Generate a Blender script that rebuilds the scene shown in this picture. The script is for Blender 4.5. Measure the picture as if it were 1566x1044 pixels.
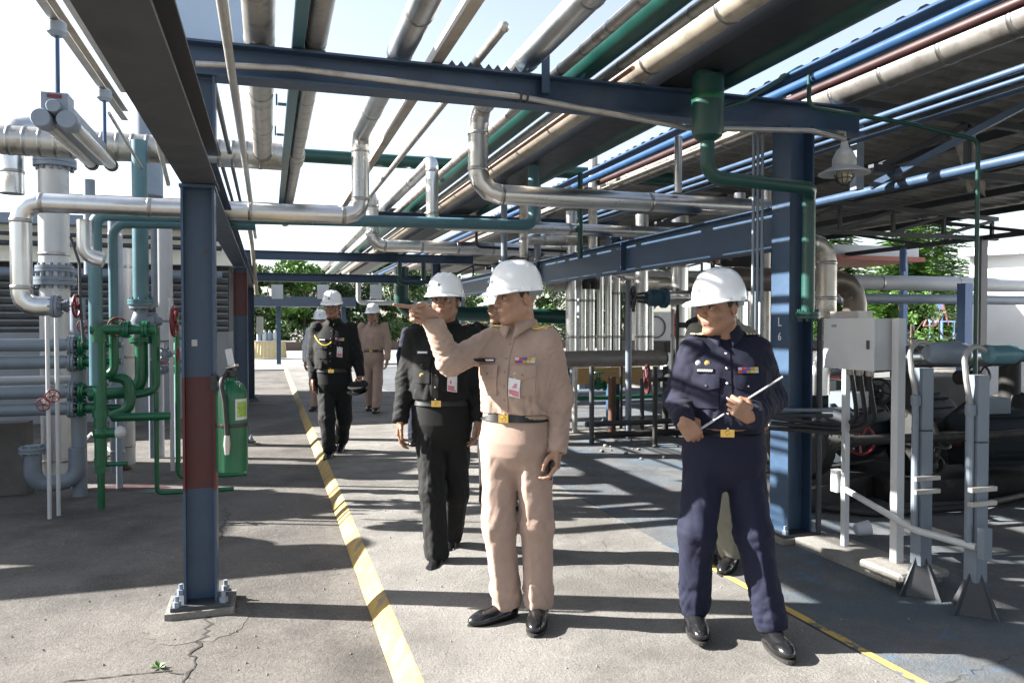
import bpy, bmesh, math, random
import numpy as np
from mathutils import Vector, Matrix, Quaternion
from mathutils.bvhtree import BVHTree
random.seed(7); np.random.seed(7)
R = math.radians
for o in list(bpy.data.objects): bpy.data.objects.remove(o)
S = bpy.context.scene
COL = S.collection

# ------------------------------------------------------------- camera
FPX, CXP, CYP, CAMH = 1185.0, 783.0, 522.0, 1.44
YAW = math.atan(373 / FPX); PIT = math.atan(27 / math.hypot(FPX, 373))
cam_d = bpy.data.cameras.new('camera'); cam = bpy.data.objects.new('camera', cam_d); COL.objects.link(cam)
cam.location = (0, 0, CAMH)
FW = Vector((math.sin(YAW) * math.cos(PIT), math.cos(YAW) * math.cos(PIT), -math.sin(PIT)))
RT = Vector((math.cos(YAW), -math.sin(YAW), 0)); UP = RT.cross(FW)
cam.rotation_euler = FW.to_track_quat('-Z', 'Y').to_euler()
cam_d.sensor_width = 36; cam_d.lens = FPX / 1566 * 36; cam_d.clip_start = .05; cam_d.clip_end = 2000
S.camera = cam
S.render.resolution_x, S.render.resolution_y = 1024, 682

# ------------------------------------------------------------- light
SUN_EL = R(31.0); SUN_DIR = Vector((-.925, .38, 0)).normalized()      # towards the sun, on the ground plane
w = bpy.data.worlds.new('World'); S.world = w; w.use_nodes = True
nt = w.node_tree; bg = nt.nodes['Background']
sky = nt.nodes.new('ShaderNodeTexSky'); sky.sky_type = 'NISHITA'; sky.sun_disc = False
sky.sun_elevation = SUN_EL; sky.sun_rotation = math.atan2(SUN_DIR.x, SUN_DIR.y)
sky.air_density = 1.1; sky.dust_density = 1.4; sky.ozone_density = 2.0
hs = nt.nodes.new('ShaderNodeHueSaturation'); hs.inputs['Saturation'].default_value = .6
nt.links.new(sky.outputs[0], hs.inputs['Color']); nt.links.new(hs.outputs[0], bg.inputs[0]); bg.inputs[1].default_value = .06
sl = bpy.data.lights.new('sun', 'SUN'); sl.energy = 5.0; sl.angle = R(.55); sl.color = (1, .965, .91)
so = bpy.data.objects.new('sun', sl); COL.objects.link(so); so.location = (-20, 12, 20)
sv = Vector((SUN_DIR.x * math.cos(SUN_EL), SUN_DIR.y * math.cos(SUN_EL), math.sin(SUN_EL)))
so.rotation_euler = (-sv).to_track_quat('-Z', 'Y').to_euler()
V = S.view_settings; V.view_transform = 'Standard'; V.look = 'None'; V.gamma = 1; V.exposure = 2.4
S.render.engine = 'CYCLES'

# ------------------------------------------------------------- helpers
def ray(x, y): return FW + RT * ((x - CXP) / FPX) - UP * ((y - CYP) / FPX)
def at(x, y, Y):
    d = ray(x, y); return Vector((0, 0, CAMH)) + d * (Y / d.y)
def gnd(x, y, z=0.):
    d = ray(x, y); return Vector((0, 0, CAMH)) + d * ((z - CAMH) / d.z)

WL = {}
def tag(o, label=None, cat=None, group=None, kind=None):
    if label: o['label'] = label
    if cat: o['category'] = cat
    if group: o['group'] = group
    if kind: o['kind'] = kind
    return o
def thing(name, label, cat, loc=(0, 0, 0), rz=0, group=None):
    o = bpy.data.objects.new(name, None); COL.objects.link(o); o.empty_display_size = .1
    o.location = loc; o.rotation_euler = (0, 0, rz); WL[o.name] = Vector(loc)
    return tag(o, label, cat, group)
def link(name, me, mat, parent=None, loc=(0, 0, 0), rot=None):
    o = bpy.data.objects.new(name, me); COL.objects.link(o); o.location = loc
    if rot is not None: o.rotation_mode = 'QUATERNION'; o.rotation_quaternion = rot
    if mat is not None and not me.materials: me.materials.append(mat)
    if parent: o.parent = parent
    return o

def ortho(d):
    d = d.normalized(); a = Vector((0, 0, 1)) if abs(d.z) < .9 else Vector((0, 1, 0))
    x = d.cross(a).normalized(); return x, d.cross(x)

def round_path(pts, bend, seg):
    pts = [Vector(p) for p in pts]; out = [pts[0]]
    for i in range(1, len(pts) - 1):
        a, b, c = pts[i - 1], pts[i], pts[i + 1]
        d1 = (a - b).normalized(); d2 = (c - b).normalized()
        ang = d1.angle(d2)
        if ang > 3.1: out.append(b); continue
        t = bend / math.tan(ang / 2); t = min(t, (a - b).length * .49, (c - b).length * .49)
        rr = t * math.tan(ang / 2); bis = (d1 + d2).normalized(); cen = b + bis * (rr / math.sin(ang / 2))
        p1 = b + d1 * t; p2 = b + d2 * t; v1 = p1 - cen; v2 = p2 - cen; tot = v1.angle(v2); ax = v1.cross(v2).normalized()
        for k in range(seg + 1): out.append(cen + Quaternion(ax, tot * k / seg) @ v1)
    out.append(pts[-1]); return out

class MB:
    def __init__(s): s.v = []; s.f = []
    def add(s, vs, fs):
        n = len(s.v); s.v += [Vector(v) for v in vs]; s.f += [tuple(i + n for i in f) for f in fs]; return s
    def box(s, x0, x1, y0, y1, z0, z1):
        return s.add([(x, y, z) for z in (z0, z1) for y in (y0, y1) for x in (x0, x1)],
                     [(0, 2, 3, 1), (4, 5, 7, 6), (0, 1, 5, 4), (2, 6, 7, 3), (0, 4, 6, 2), (1, 3, 7, 5)])
    def bar(s, p0, p1, a, b, up=None):
        p0, p1 = Vector(p0), Vector(p1); d = (p1 - p0).normalized()
        if up is None: x, y = ortho(d)
        else: x = d.cross(Vector(up)).normalized(); y = x.cross(d)
        vs = [p + x * (sx * a / 2) + y * (sy * b / 2) for p in (p0, p1) for sx, sy in ((-1, -1), (1, -1), (1, 1), (-1, 1))]
        return s.add(vs, [(3, 2, 1, 0), (4, 5, 6, 7)] + [(i, (i + 1) % 4, (i + 1) % 4 + 4, i + 4) for i in range(4)])
    def sect(s, poly, p0, p1, up=(0, 0, 1)):
        p0, p1 = Vector(p0), Vector(p1); d = (p1 - p0).normalized(); x = d.cross(Vector(up)).normalized(); y = x.cross(d); n = len(poly)
        vs = [p + x * a + y * b for p in (p0, p1) for a, b in poly]
        return s.add(vs, [tuple(range(n))[::-1], tuple(range(n, 2 * n))] + [(i, (i + 1) % n, (i + 1) % n + n, i + n) for i in range(n)])
    def ibeam(s, p0, p1, h, w, tf=.012, tw=.01, up=(0, 0, 1)):
        H, W, T = h / 2, w / 2, tw / 2; k = H - tf
        return s.sect([(-W, -H), (W, -H), (W, -k), (T, -k), (T, k), (W, k), (W, H), (-W, H), (-W, k), (-T, k), (-T, -k), (-W, -k)], p0, p1, up)
    def chan(s, p0, p1, h, w, t=.008, up=(0, 0, 1)):
        H, W = h / 2, w
        return s.sect([(0, -H), (W, -H), (W, -H + t), (t, -H + t), (t, H - t), (W, H - t), (W, H), (0, H)], p0, p1, up)
    def angle(s, p0, p1, a, t=.006, up=(0, 0, 1)):
        return s.sect([(0, 0), (a, 0), (a, t), (t, t), (t, a), (0, a)], p0, p1, up)
    def rings(s, ring, closed_u=True, caps=True):
        n = len(ring[0]); vs = [v for r in ring for v in r]; fs = []
        for i in range(len(ring) - 1):
            for j in range(n if closed_u else n - 1):
                k = (j + 1) % n; fs.append((i * n + j, i * n + k, (i + 1) * n + k, (i + 1) * n + j))
        if caps: fs.append(tuple(range(n))[::-1]); fs.append(tuple(range((len(ring) - 1) * n, len(ring) * n)))
        return s.add(vs, fs)
    def tube(s, pts, r, n=16, bend=None, seg=6, caps=True):
        pts = [Vector(p) for p in pts]
        if bend and len(pts) > 2: pts = round_path(pts, bend, seg)
        q = [pts[0]]
        for p in pts[1:]:
            if (p - q[-1]).length > 1e-5: q.append(p)
        pts = q; m = len(pts); rad = r if isinstance(r, (list, tuple)) else [r] * m
        ring = []; x, y = ortho(pts[1] - pts[0]); pd = (pts[1] - pts[0]).normalized()
        for i, p in enumerate(pts):
            if i == 0: t = pts[1] - pts[0]
            elif i == m - 1: t = pts[-1] - pts[-2]
            else: t = (pts[i + 1] - p).normalized() + (p - pts[i - 1]).normalized()
            t = t.normalized(); qn = pd.rotation_difference(t); x = qn @ x; y = qn @ y; pd = t
            c = 1.
            if 0 < i < m - 1:
                c = 1 / max(.5, math.cos((pts[i + 1] - p).angle(p - pts[i - 1]) / 2))
            ring.append([p + (x * math.cos(2 * math.pi * j / n) + y * math.sin(2 * math.pi * j / n)) * (rad[i]) for j in range(n)])
        return s.rings(ring, caps=caps)
    def cyl(s, p0, p1, r0, r1=None, n=16): return s.tube([p0, p1], [r0, r0 if r1 is None else r1], n)
    def lathe(s, prof, o=(0, 0, 0), d=(0, 0, 1), n=20, caps=True):
        o = Vector(o); d = Vector(d).normalized(); x, y = ortho(d)
        return s.rings([[o + d * h + (x * math.cos(2 * math.pi * j / n) + y * math.sin(2 * math.pi * j / n)) * max(r, 1e-4) for j in range(n)] for r, h in prof], caps=caps)
    def sphere(s, c, r, n=14, m=8, sc=(1, 1, 1)):
        c = Vector(c)
        return s.rings([[c + Vector((math.sin(math.pi * (i + .02) / (m + .04)) * math.cos(2 * math.pi * j / n) * r * sc[0], math.sin(math.pi * (i + .02) / (m + .04)) * math.sin(2 * math.pi * j / n) * r * sc[1], -math.cos(math.pi * (i + .02) / (m + .04)) * r * sc[2])) for j in range(n)] for i in range(m + 1)])
    def torus(s, c, d, RR, r, n=24, m=8):
        c = Vector(c); d = Vector(d).normalized(); x, y = ortho(d); vs = []; fs = []
        for i in range(n):
            a = 2 * math.pi * i / n; e = x * math.cos(a) + y * math.sin(a)
            for j in range(m):
                b = 2 * math.pi * j / m; vs.append(c + e * (RR + r * math.cos(b)) + d * (r * math.sin(b)))
        for i in range(n):
            for j in range(m):
                fs.append((i * m + j, i * m + (j + 1) % m, ((i + 1) % n) * m + (j + 1) % m, ((i + 1) % n) * m + j))
        return s.add(vs, fs)
    def build(s, name, mat, parent=None, sharp=35, origin=None, smooth=True):
        xs = [v.x for v in s.v]; ys = [v.y for v in s.v]; zs = [v.z for v in s.v]
        b = Vector(((min(xs) + max(xs)) / 2, (min(ys) + max(ys)) / 2, min(zs))) if origin is None else Vector(origin)
        me = bpy.data.meshes.new(name); me.from_pydata([v - b for v in s.v], [], s.f)
        bm = bmesh.new(); bm.from_mesh(me); bmesh.ops.recalc_face_normals(bm, faces=bm.faces); bm.to_mesh(me); bm.free()
        if smooth:
            me.shade_smooth()
            me.set_sharp_from_angle(angle=R(sharp))
        pl = WL.get(parent.name, Vector()) if parent else Vector()
        o = link(name, me, mat, parent, b - pl); WL[o.name] = b
        return o

def copy_tree(o, parent=None):
    c = o.copy(); COL.objects.link(c); c.parent = parent
    for ch in list(o.children): copy_tree(ch, c)
    return c

# ------------------------------------------------------------- materials
KEEP = ('helmet_white', 'white_wall', 'cream_wall')
def M(name, c, rough=.5, metal=0., var=.12, scale=6., bump=0., bscale=40., c2=None, mix=(.45, .62), c3=None, c3mix=(.6, .75), c3scale=3., stretch=None, spec=None, rvar=.12, coat=0., world=False):
    k_ = 1. if metal > .3 or name in KEEP else .8; c = tuple(x * k_ for x in c); c2 = c2 and tuple(x * k_ for x in c2); c3 = c3 and tuple(x * k_ for x in c3)
    m = bpy.data.materials.new(name); m.use_nodes = True; t = m.node_tree; N = t.nodes; L = t.links
    b = N['Principled BSDF']; b.inputs['Roughness'].default_value = rough; b.inputs['Metallic'].default_value = metal
    if spec is not None: b.inputs['Specular IOR Level'].default_value = spec
    if coat: b.inputs['Coat Weight'].default_value = coat
    tc = N.new('ShaderNodeTexCoord')
    if world:
        ge = N.new('ShaderNodeNewGeometry'); src = ge.outputs['Position']
    else: src = tc.outputs['Object']
    if stretch:
        mp = N.new('ShaderNodeMapping'); mp.inputs['Scale'].default_value = stretch; L.new(src, mp.inputs[0]); srcs = mp.outputs[0]
    else: srcs = src
    no = N.new('ShaderNodeTexNoise'); no.inputs['Scale'].default_value = scale; no.inputs['Detail'].default_value = 7; no.inputs['Roughness'].default_value = .62
    L.new(srcs, no.inputs['Vector'])
    cr = N.new('ShaderNodeValToRGB'); L.new(no.outputs[0], cr.inputs[0])
    d = c2 if c2 else tuple(x * (1 - var) for x in c); e = c if c2 else tuple(min(1, x * (1 + var)) for x in c)
    cr.color_ramp.elements[0].position = mix[0] if c2 else .3; cr.color_ramp.elements[1].position = mix[1] if c2 else .7
    cr.color_ramp.elements[0].color = (*d, 1); cr.color_ramp.elements[1].color = (*e, 1)
    col = cr.outputs[0]
    if c3:
        n3 = N.new('ShaderNodeTexNoise'); n3.inputs['Scale'].default_value = c3scale; n3.inputs['Detail'].default_value = 9; n3.inputs['Roughness'].default_value = .7
        L.new(src, n3.inputs['Vector']); r3 = N.new('ShaderNodeValToRGB'); L.new(n3.outputs[0], r3.inputs[0])
        r3.color_ramp.elements[0].position = c3mix[0]; r3.color_ramp.elements[1].position = c3mix[1]
        mx = N.new('ShaderNodeMix'); mx.data_type = 'RGBA'; L.new(r3.outputs[0], mx.inputs[0]); L.new(col, mx.inputs[6]); mx.inputs[7].default_value = (*c3, 1); col = mx.outputs[2]
    L.new(col, b.inputs['Base Color'])
    if rvar:
        mr = N.new('ShaderNodeMapRange'); mr.inputs[3].default_value = max(.03, rough - rvar); mr.inputs[4].default_value = min(1, rough + rvar)
        L.new(no.outputs[0], mr.inputs[0]); L.new(mr.outputs[0], b.inputs['Roughness'])
    if bump:
        nb = N.new('ShaderNodeTexNoise'); nb.inputs['Scale'].default_value = bscale; nb.inputs['Detail'].default_value = 5; L.new(srcs, nb.inputs['Vector'])
        bp = N.new('ShaderNodeBump'); bp.inputs['Strength'].default_value = bump; bp.inputs['Distance'].default_value = .01
        L.new(nb.outputs[0], bp.inputs['Height']); L.new(bp.outputs[0], b.inputs['Normal'])
    return m

def concrete(name, c, stain, speck=.5, blue=None):
    m = bpy.data.materials.new(name); m.use_nodes = True; t = m.node_tree; N = t.nodes; L = t.links; b = N['Principled BSDF']
    b.inputs['Roughness'].default_value = .85; b.inputs['Specular IOR Level'].default_value = .3
    ge = N.new('ShaderNodeNewGeometry'); P = ge.outputs['Position']
    def noise(s, d=8, r=.65):
        n = N.new('ShaderNodeTexNoise'); n.inputs['Scale'].default_value = s; n.inputs['Detail'].default_value = d; n.inputs['Roughness'].default_value = r; L.new(P, n.inputs['Vector']); return n.outputs[0]
    def ramp(x, a, bb, ca=(0, 0, 0), cb=(1, 1, 1)):
        r = N.new('ShaderNodeValToRGB'); L.new(x, r.inputs[0]); r.color_ramp.elements[0].position = a; r.color_ramp.elements[1].position = bb
        r.color_ramp.elements[0].color = (*ca, 1); r.color_ramp.elements[1].color = (*cb, 1); return r.outputs[0]
    def mix(f, a, bb, mode='MIX'):
        x = N.new('ShaderNodeMix'); x.data_type = 'RGBA'; x.blend_type = mode
        for i, v in ((0, f), (6, a), (7, bb)):
            if isinstance(v, (int, float)): x.inputs[i].default_value = v
            elif isinstance(v, tuple): x.inputs[i].default_value = (*v, 1)
            else: L.new(v, x.inputs[i])
        return x.outputs[2]
    base = ramp(noise(2.2), .3, .72, tuple(x * .74 for x in c), tuple(min(1, x * 1.12) for x in c))
    if blue:
        base = mix(ramp(noise(1.7, 10, .72), .40, .58), base, blue[0])
        base = mix(ramp(noise(3.1, 9, .7), .57, .68), base, blue[1])
    base = mix(ramp(noise(.8, 9, .7), .46, .62), base, stain)
    base = mix(ramp(noise(.45, 10, .75), .56, .72), base, tuple(x * .5 for x in stain))
    base = mix(ramp(noise(5.5, 10, .8), .60, .74), base, tuple(x * .62 for x in c))
    base = mix(ramp(noise(4.2, 10, .8), .62, .72), base, tuple(min(1, x * 1.35) for x in c))
    base = mix(ramp(noise(22, 8, .8), .56, .70), base, tuple(x * .55 for x in c))
    fine = noise(85, 4, .8)
    base = mix(speck, base, ramp(fine, .28, .72, (.35, .35, .35), (1.5, 1.5, 1.5)), 'MULTIPLY')
    vo = N.new('ShaderNodeTexVoronoi'); vo.inputs['Scale'].default_value = 26; L.new(P, vo.inputs['Vector'])
    base = mix(ramp(vo.outputs['Distance'], .05, .12, (1, 1, 1), (0, 0, 0)), base, tuple(x * .45 for x in c))
    L.new(base, b.inputs['Base Color'])
    bp = N.new('ShaderNodeBump'); bp.inputs['Strength'].default_value = .8; bp.inputs['Distance'].default_value = .01
    ad = N.new('ShaderNodeMath'); ad.operation = 'ADD'; L.new(fine, ad.inputs[0]); L.new(noise(14, 6), ad.inputs[1]); L.new(ad.outputs[0], bp.inputs['Height']); L.new(bp.outputs[0], b.inputs['Normal'])
    return m

STEEL = M('steel_paint_blue_grey', (.038, .075, .135), .42, 0, .2, 5, .08, 60, c3=(.07, .042, .028), c3mix=(.62, .67), c3scale=13)
STEELD = M('steel_paint_dark', (.045, .05, .058), .6, 0, .2, 6, .08, 60, c3=(.10, .08, .065), c3mix=(.6, .8), c3scale=4)
STEELL = M('steel_paint_pale', (.24, .29, .35), .5, 0, .1, 5, .05, 60, c3=(.2, .2, .2), c3mix=(.66, .85), c3scale=6)
GREYP = M('grey_pipe_paint', (.18, .215, .26), .4, 0, .1, 5, .04, 50, c3=(.12, .12, .12), c3mix=(.62, .8), c3scale=7)
WHITEP = M('white_paint', (.55, .56, .57), .45, 0, .06, 4, .03, 40, c3=(.4, .37, .32), c3mix=(.66, .85), c3scale=6)
SILVER = M('aluminium_jacket', (.62, .62, .61), .30, 1., .10, 4, .05, 5, c3=(.42, .39, .34), c3mix=(.58, .8), c3scale=3, rvar=.1)
MATTE = M('matte_jacket', (.46, .46, .455), .5, .45, .10, 4, .04, 6, c3=(.3, .28, .25), c3mix=(.58, .8), c3scale=3)
DULL = M('weathered_jacket', (.50, .475, .43), .42, .85, .18, 5, .08, 8, c3=(.2, .165, .13), c3mix=(.50, .68), c3scale=5, rvar=.12)
TANP = M('old_painted_jacket', (.42, .37, .30), .5, .35, .18, 5, .12, 14, c3=(.2, .17, .14), c3mix=(.52, .72), c3scale=4)
BAND = M('jacket_band_metal', (.36, .35, .33), .35, 1., .1, 8)
GREEND = M('dark_green_paint', (.008, .062, .05), .38, 0, .2, 5, .04, 40, c3=(.03, .04, .035), c3mix=(.62, .8), c3scale=6)
GREENB = M('bright_green_paint', (.004, .11, .045), .33, 0, .18, 6, .04, 40, c3=(.02, .06, .03), c3mix=(.64, .8), c3scale=8)
TEAL = M('teal_paint', (.07, .17, .20), .4, 0, .12, 5, .03, 40, c3=(.05, .06, .06), c3mix=(.64, .8))
BLUE = M('blue_pipe_paint', (.02, .066, .16), .35, 0, .15, 5, .03, 40, c3=(.05, .06, .1), c3mix=(.64, .8), c3scale=6)
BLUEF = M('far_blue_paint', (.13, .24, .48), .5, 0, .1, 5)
MAROON = M('maroon_paint', (.034, .009, .008), .45, 0, .2, 6, .04, 30, c3=(.35, .12, .06), c3mix=(.68, .8))
REDB = M('red_band_paint', (.095, .011, .014), .42, 0, .14, 6, .04, 40, c3=(.05, .03, .03), c3mix=(.6, .67), c3scale=12)
REDW = M('handwheel_red', (.17, .012, .016), .4, 0, .2, 12, .04, 40)
BLACKP = M('black_paint', (.018, .018, .02), .45, 0, .2, 8, .04, 40)
RUBBER = M('black_rubber', (.02, .02, .021), .6, 0, .2, 10)
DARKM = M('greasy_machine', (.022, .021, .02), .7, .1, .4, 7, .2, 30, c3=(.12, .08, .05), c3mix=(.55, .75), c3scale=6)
RUST = M('rusty_steel', (.11, .05, .03), .8, 0, .35, 9, .2, 40, c3=(.06, .04, .03), c3mix=(.5, .7))
WOODP = M('plywood', (.45, .29, .13), .7, 0, .2, 6, .05, 30, stretch=(1, 1, 8))
ROOFM = M('roof_sheet_underside', (.24, .225, .2), .6, .4, .25, 3, .05, 30, c3=(.09, .08, .07), c3mix=(.5, .7), c3scale=2)
CABLE = M('cable_galvanised', (.42, .40, .37), .45, .7, .15, 8, .05, 40, c3=(.25, .2, .16), c3mix=(.55, .8), c3scale=6)
GLASS_W = M('frosted_tube', (.62, .60, .55), .18, .15, .08, 5)
BRASS = M('gold_trim', (.72, .5, .16), .35, .7, .15, 40, .1, 120)
GLASSD = M('dark_glass', (.03, .04, .05), .08, 0, .1, 3)
CREAM = M('cream_wall', (.9, .85, .7), .8, 0, .06, 2)
WALLW = M('white_wall', (.82, .82, .80), .8, 0, .04, 1.5, c3=(.6, .58, .52), c3mix=(.66, .85), c3scale=1.2)
LOUVRE = M('louvre_grey', (.06, .065, .07), .6, 0, .2, 4)
DIRT = M('crack_dirt', (.03, .027, .023), .95, 0, .4, 30)
YELLOW = M('yellow_kerb_paint', (.40, .27, .075), .8, 0, .2, 7, .3, 60, c3=(.2, .175, .14), c3mix=(.50, .60), c3scale=8, world=True)
KERBC = concrete('kerb_concrete', (.26, .25, .23), (.17, .16, .145))
C_LEFT = concrete('pavement_concrete', (.135, .124, .112), (.066, .061, .056), .75)
C_WALK = concrete('walkway_concrete', (.215, .204, .188), (.12, .113, .103), .7)
C_BLUE = concrete('blue_painted_concrete', (.15, .148, .145), (.085, .085, .086), .45, blue=((.085, .108, .13), (.07, .16, .28)))
C_ROUGH = concrete('ground_concrete', (.2, .19, .175), (.13, .12, .11), .5)
# ------------------------------------------------------------- ground
def sheet(name, x0, x1, y0, y1, z, mat, nx=1, ny=1, thick=0.):
    m = MB()
    if thick: m.box(x0, x1, y0, y1, z - thick, z)
    else: m.add([(x0, y0, z), (x1, y0, z), (x1, y1, z), (x0, y1, z)], [(0, 1, 2, 3)])
    return tag(m.build(name, mat, smooth=False), kind='structure')
ZL = -.09
ground = sheet('ground', -500, 500, -300, 900, -.14, C_ROUGH)
pave = sheet('pavement', -14, .505, -6, 27, ZL, C_LEFT, thick=.04)
walk = sheet('walkway', .592, 2.462, -6, 27, 0, C_WALK, thick=.12)
slab = sheet('plant_floor', 2.474, 16, -6, 27, -.002, C_BLUE, thick=.12)
joint = sheet('expansion_joint', 2.4622, 2.4738, -6, 27, -.012, DIRT, thick=.1)
road = sheet('road', -120, 120, 27.004, 46, -.05, concrete('road_concrete', (.3, .29, .275), (.24, .23, .22), .3), thick=.08)
# sloping kerb with a chipped painted face
ys = np.arange(-6, 27.01, .22); k = MB(); ring = []
for y in ys:
    j = random.uniform(-.007, .007); h = random.uniform(-.004, .002)
    ring.append([(.5055, y, -.13), (.506 + j * .4, y, ZL + .004), (.548 + j, y, -.036 + h), (.585 + j * .5, y, h * .5 - .002), (.5915, y, -.001), (.5915, y, -.13)])
k.rings([[Vector(p) for p in r] for r in ring]); kerb = tag(k.build('kerb', YELLOW, sharp=50), kind='structure')
# yellow line along the slab joint
ln = MB(); pr = None
ys = np.arange(1.0, 4.3, .12); L0 = []; L1 = []
for y in ys: L0.append((2.476, y, .0025)); L1.append((2.476 + .048 + random.uniform(-.008, .008), y, .0025))
n = len(ys); ln.add(L0 + L1, [(i, n + i, n + i + 1, i + 1) for i in range(n - 1)])
tag(ln.build('painted_line', M('yellow_line_paint', (.62, .42, .10), .8, 0, .1, 8, .2, 50, c3=(.12, .13, .14), c3mix=(.52, .6), c3scale=9, world=True), slab))
slab_lines = ln
def crack(parent, pts, wd, z, name='crack', step=.035, jit=.014):
    P = []; pts = [Vector((p[0], p[1], 0)) for p in pts]
    for a, b in zip(pts, pts[1:]):
        m = max(1, int((b - a).length / step))
        for i in range(m): P.append(a.lerp(b, i / m) + Vector((random.gauss(0, jit), random.gauss(0, jit * .6), 0)))
    P.append(pts[-1]); l = []; r = []
    for i, p in enumerate(P):
        d = (P[min(i + 1, len(P) - 1)] - P[max(i - 1, 0)]).normalized(); q = Vector((-d.y, d.x, 0)); ww = wd * random.uniform(.25, 1.3) * (1 if 0 < i < len(P) - 1 else .1)
        l.append((p + q * ww).to_tuple()[:2] + (z,)); r.append((p - q * ww).to_tuple()[:2] + (z,))
    n = len(P); mb = MB().add(l + r, [(i, n + i, n + i + 1, i + 1) for i in range(n - 1)])
    return mb.build(name, DIRT, parent, smooth=False)
g = lambda x, y: gnd(x, y, ZL)
crack(pave, [g(322, 935), g(318, 965), g(297, 985), g(300, 1010), g(285, 1035), g(270, 1070)], .0085, ZL + .0035)
crack(pave, [g(285, 1032), g(250, 1026), g(180, 1034), g(90, 1044)], .0045, ZL + .0035)
crack(pave, [g(345, 775), g(350, 790), g(340, 805), g(338, 825)], .004, ZL + .003)
crack(pave, [g(215, 975), g(160, 1000), g(110, 990)], .0015, ZL + .003)
crack(pave, [g(540, 880), g(430, 872), g(380, 878)], .0012, ZL + .003)
crack(walk, [(.75, 6.0), (1.4, 6.1), (2.45, 6.02)], .0035, .003, jit=.006)
crack(walk, [(.6, 10.4), (2.45, 10.35)], .005, .003, jit=.005)
crack(walk, [(.6, 2.2), (1.2, 2.1), (2.4, 2.25)], .001, .003)
for y_ in (2.55, 7.9, 12.2, 17.0): crack(pave, [(-6, y_), (-2, y_ + .03), (.5, y_)], .004, ZL + .0025, 'slab_joint', jit=.004)
for y_ in (13.5, 18.5): crack(walk, [(.6, y_), (2.45, y_)], .005, .0025, 'slab_joint', jit=.004)
crack(slab, [(2.5, 2.4), (3.4, 2.6), (5, 2.3)], .002, .001); crack(walk, [(1.9, 3.0), (2.1, 3.5), (2.0, 4.4), (2.3, 5.1)], .0012, .003)
pc = gnd(305, 945, ZL); vs_ = [pc + Vector((0, 0, .0022))]
for i in range(40):
    a_ = 2 * math.pi * i / 40; k_ = random.uniform(.93, 1.07); vs_.append(pc + Vector((math.cos(a_) * .26 * k_, math.sin(a_) * .34 * k_, .002)))
MB().add(vs_, [(0, i + 1, (i + 1) % 40 + 1) for i in range(40)]).build('repair_patch', concrete('patch_concrete', (.16, .148, .132), (.09, .083, .075), .8), pave, smooth=False)
gr = MB()
for i in range(420):
    x_, y_ = (random.uniform(-1.6, .5), random.uniform(2.4, 7)) if i % 2 else (random.uniform(.6, 4.2), random.uniform(2.4, 9)); z_ = ZL if x_ < .5 else 0; s_ = random.uniform(.0025, .008); c_ = Vector((x_, y_, z_ + s_ * .3))
    gr.add([c_ + Vector((s_, 0, 0)), c_ + Vector((-s_ * .6, s_ * .8, 0)), c_ + Vector((-s_ * .5, -s_, 0)), c_ + Vector((0, 0, s_))], [(0, 1, 3), (1, 2, 3), (2, 0, 3)])
tag(gr.build('grit', KERBC, smooth=False), 'loose grit scattered over the concrete', 'grit', kind='stuff')
# weeds at the crack
def weed(p, label, n=9, s=.05):
    mb = MB()
    for i in range(n):
        a = random.uniform(0, 6.28); l = s * random.uniform(.6, 1.2); e = random.uniform(.3, 1.1)
        d = Vector((math.cos(a) * math.cos(e), math.sin(a) * math.cos(e), math.sin(e))); q = Vector((-math.sin(a), math.cos(a), 0)) * l * .22
        p0 = Vector(p); p1 = p0 + d * l * .55; p2 = p0 + d * l + Vector((0, 0, -l * .15))
        mb.add([p0, p1 + q, p2, p1 - q], [(0, 1, 2, 3)])
    o = mb.build('weed', LEAF1, smooth=False); tag(o, label, 'weed', kind=None)
LEAF1 = M('leaf_bright', (.09, .2, .03), .55, 0, .35, 30)
weed(g(243, 1021), 'small green weed sprouting from the pavement crack', 11, .045)
weed(g(145, 705), 'small weed under the grey manifold stand on the left', 10, .06)

# ------------------------------------------------------------- rack frame
ROW = [4.47, 10.4, 16.5]; XL, XR = -.35, 3.37
ZB0, ZB1 = 2.755, 2.935          # cross beam
def column(x, y, z0, z1, label, mat=STEEL, w=.165, base=True, red=None, part=None):
    t = thing('steel_column', label, 'column', (x, y, z0), group=None)
    if red:
        for a, b, m_ in ((z0, red[0], mat), (red[0], red[1], REDB), (red[1], z1, mat)):
            o = MB().ibeam((x, y, a), (x, y, b), w, w, .012, .01, up=(1, 0, 0)).build('shaft' if m_ is mat else 'red_band', m_, t, smooth=False)
    else: MB().ibeam((x, y, z0), (x, y, z1), w, w, .012, .01, up=(1, 0, 0)).build('shaft', mat, t, smooth=False)
    if base:
        MB().box(x - .17, x + .17, y - .15, y + .15, z0, z0 + .035).build('grout_pad', KERBC, t, smooth=False)
        MB().box(x - .145, x + .145, y - .128, y + .128, z0 + .035, z0 + .055).build('base_plate', STEELD, t, smooth=False)
        for sx in (-1, 1):
            for sy in (-1, 1):
                b = MB(); c = (x + sx * .115, y + sy * .1, z0 + .055); b.cyl(c, (c[0], c[1], c[2] + .055), .011, n=8); b.cyl(c, (c[0], c[1], c[2] + .026), .021, n=6); b.build('anchor_bolt', STEELL, t)
    return t
c1 = column(XL, ROW[0], ZL, 2.16, 'blue-grey steel column with red painted band, extinguisher hung on it', red=(.56, 1.16))
MB().box(XL - .09, XL + .09, ROW[0] - .088, ROW[0] + .088, 2.16, 2.175).build('cap_plate', STEEL, c1, smooth=False)
MB().box(XL - .04, XL - .012, ROW[0] - .0125, ROW[0] - .006, 1.325, 1.36).build('paper_tag', WHITEP, c1, smooth=False)
c1b = column(XL + .02, ROW[0], 2.42, ZB0 - .004, 'short blue-grey stub post between the dark long beam and front crossbeam', base=False, w=.14)
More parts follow.
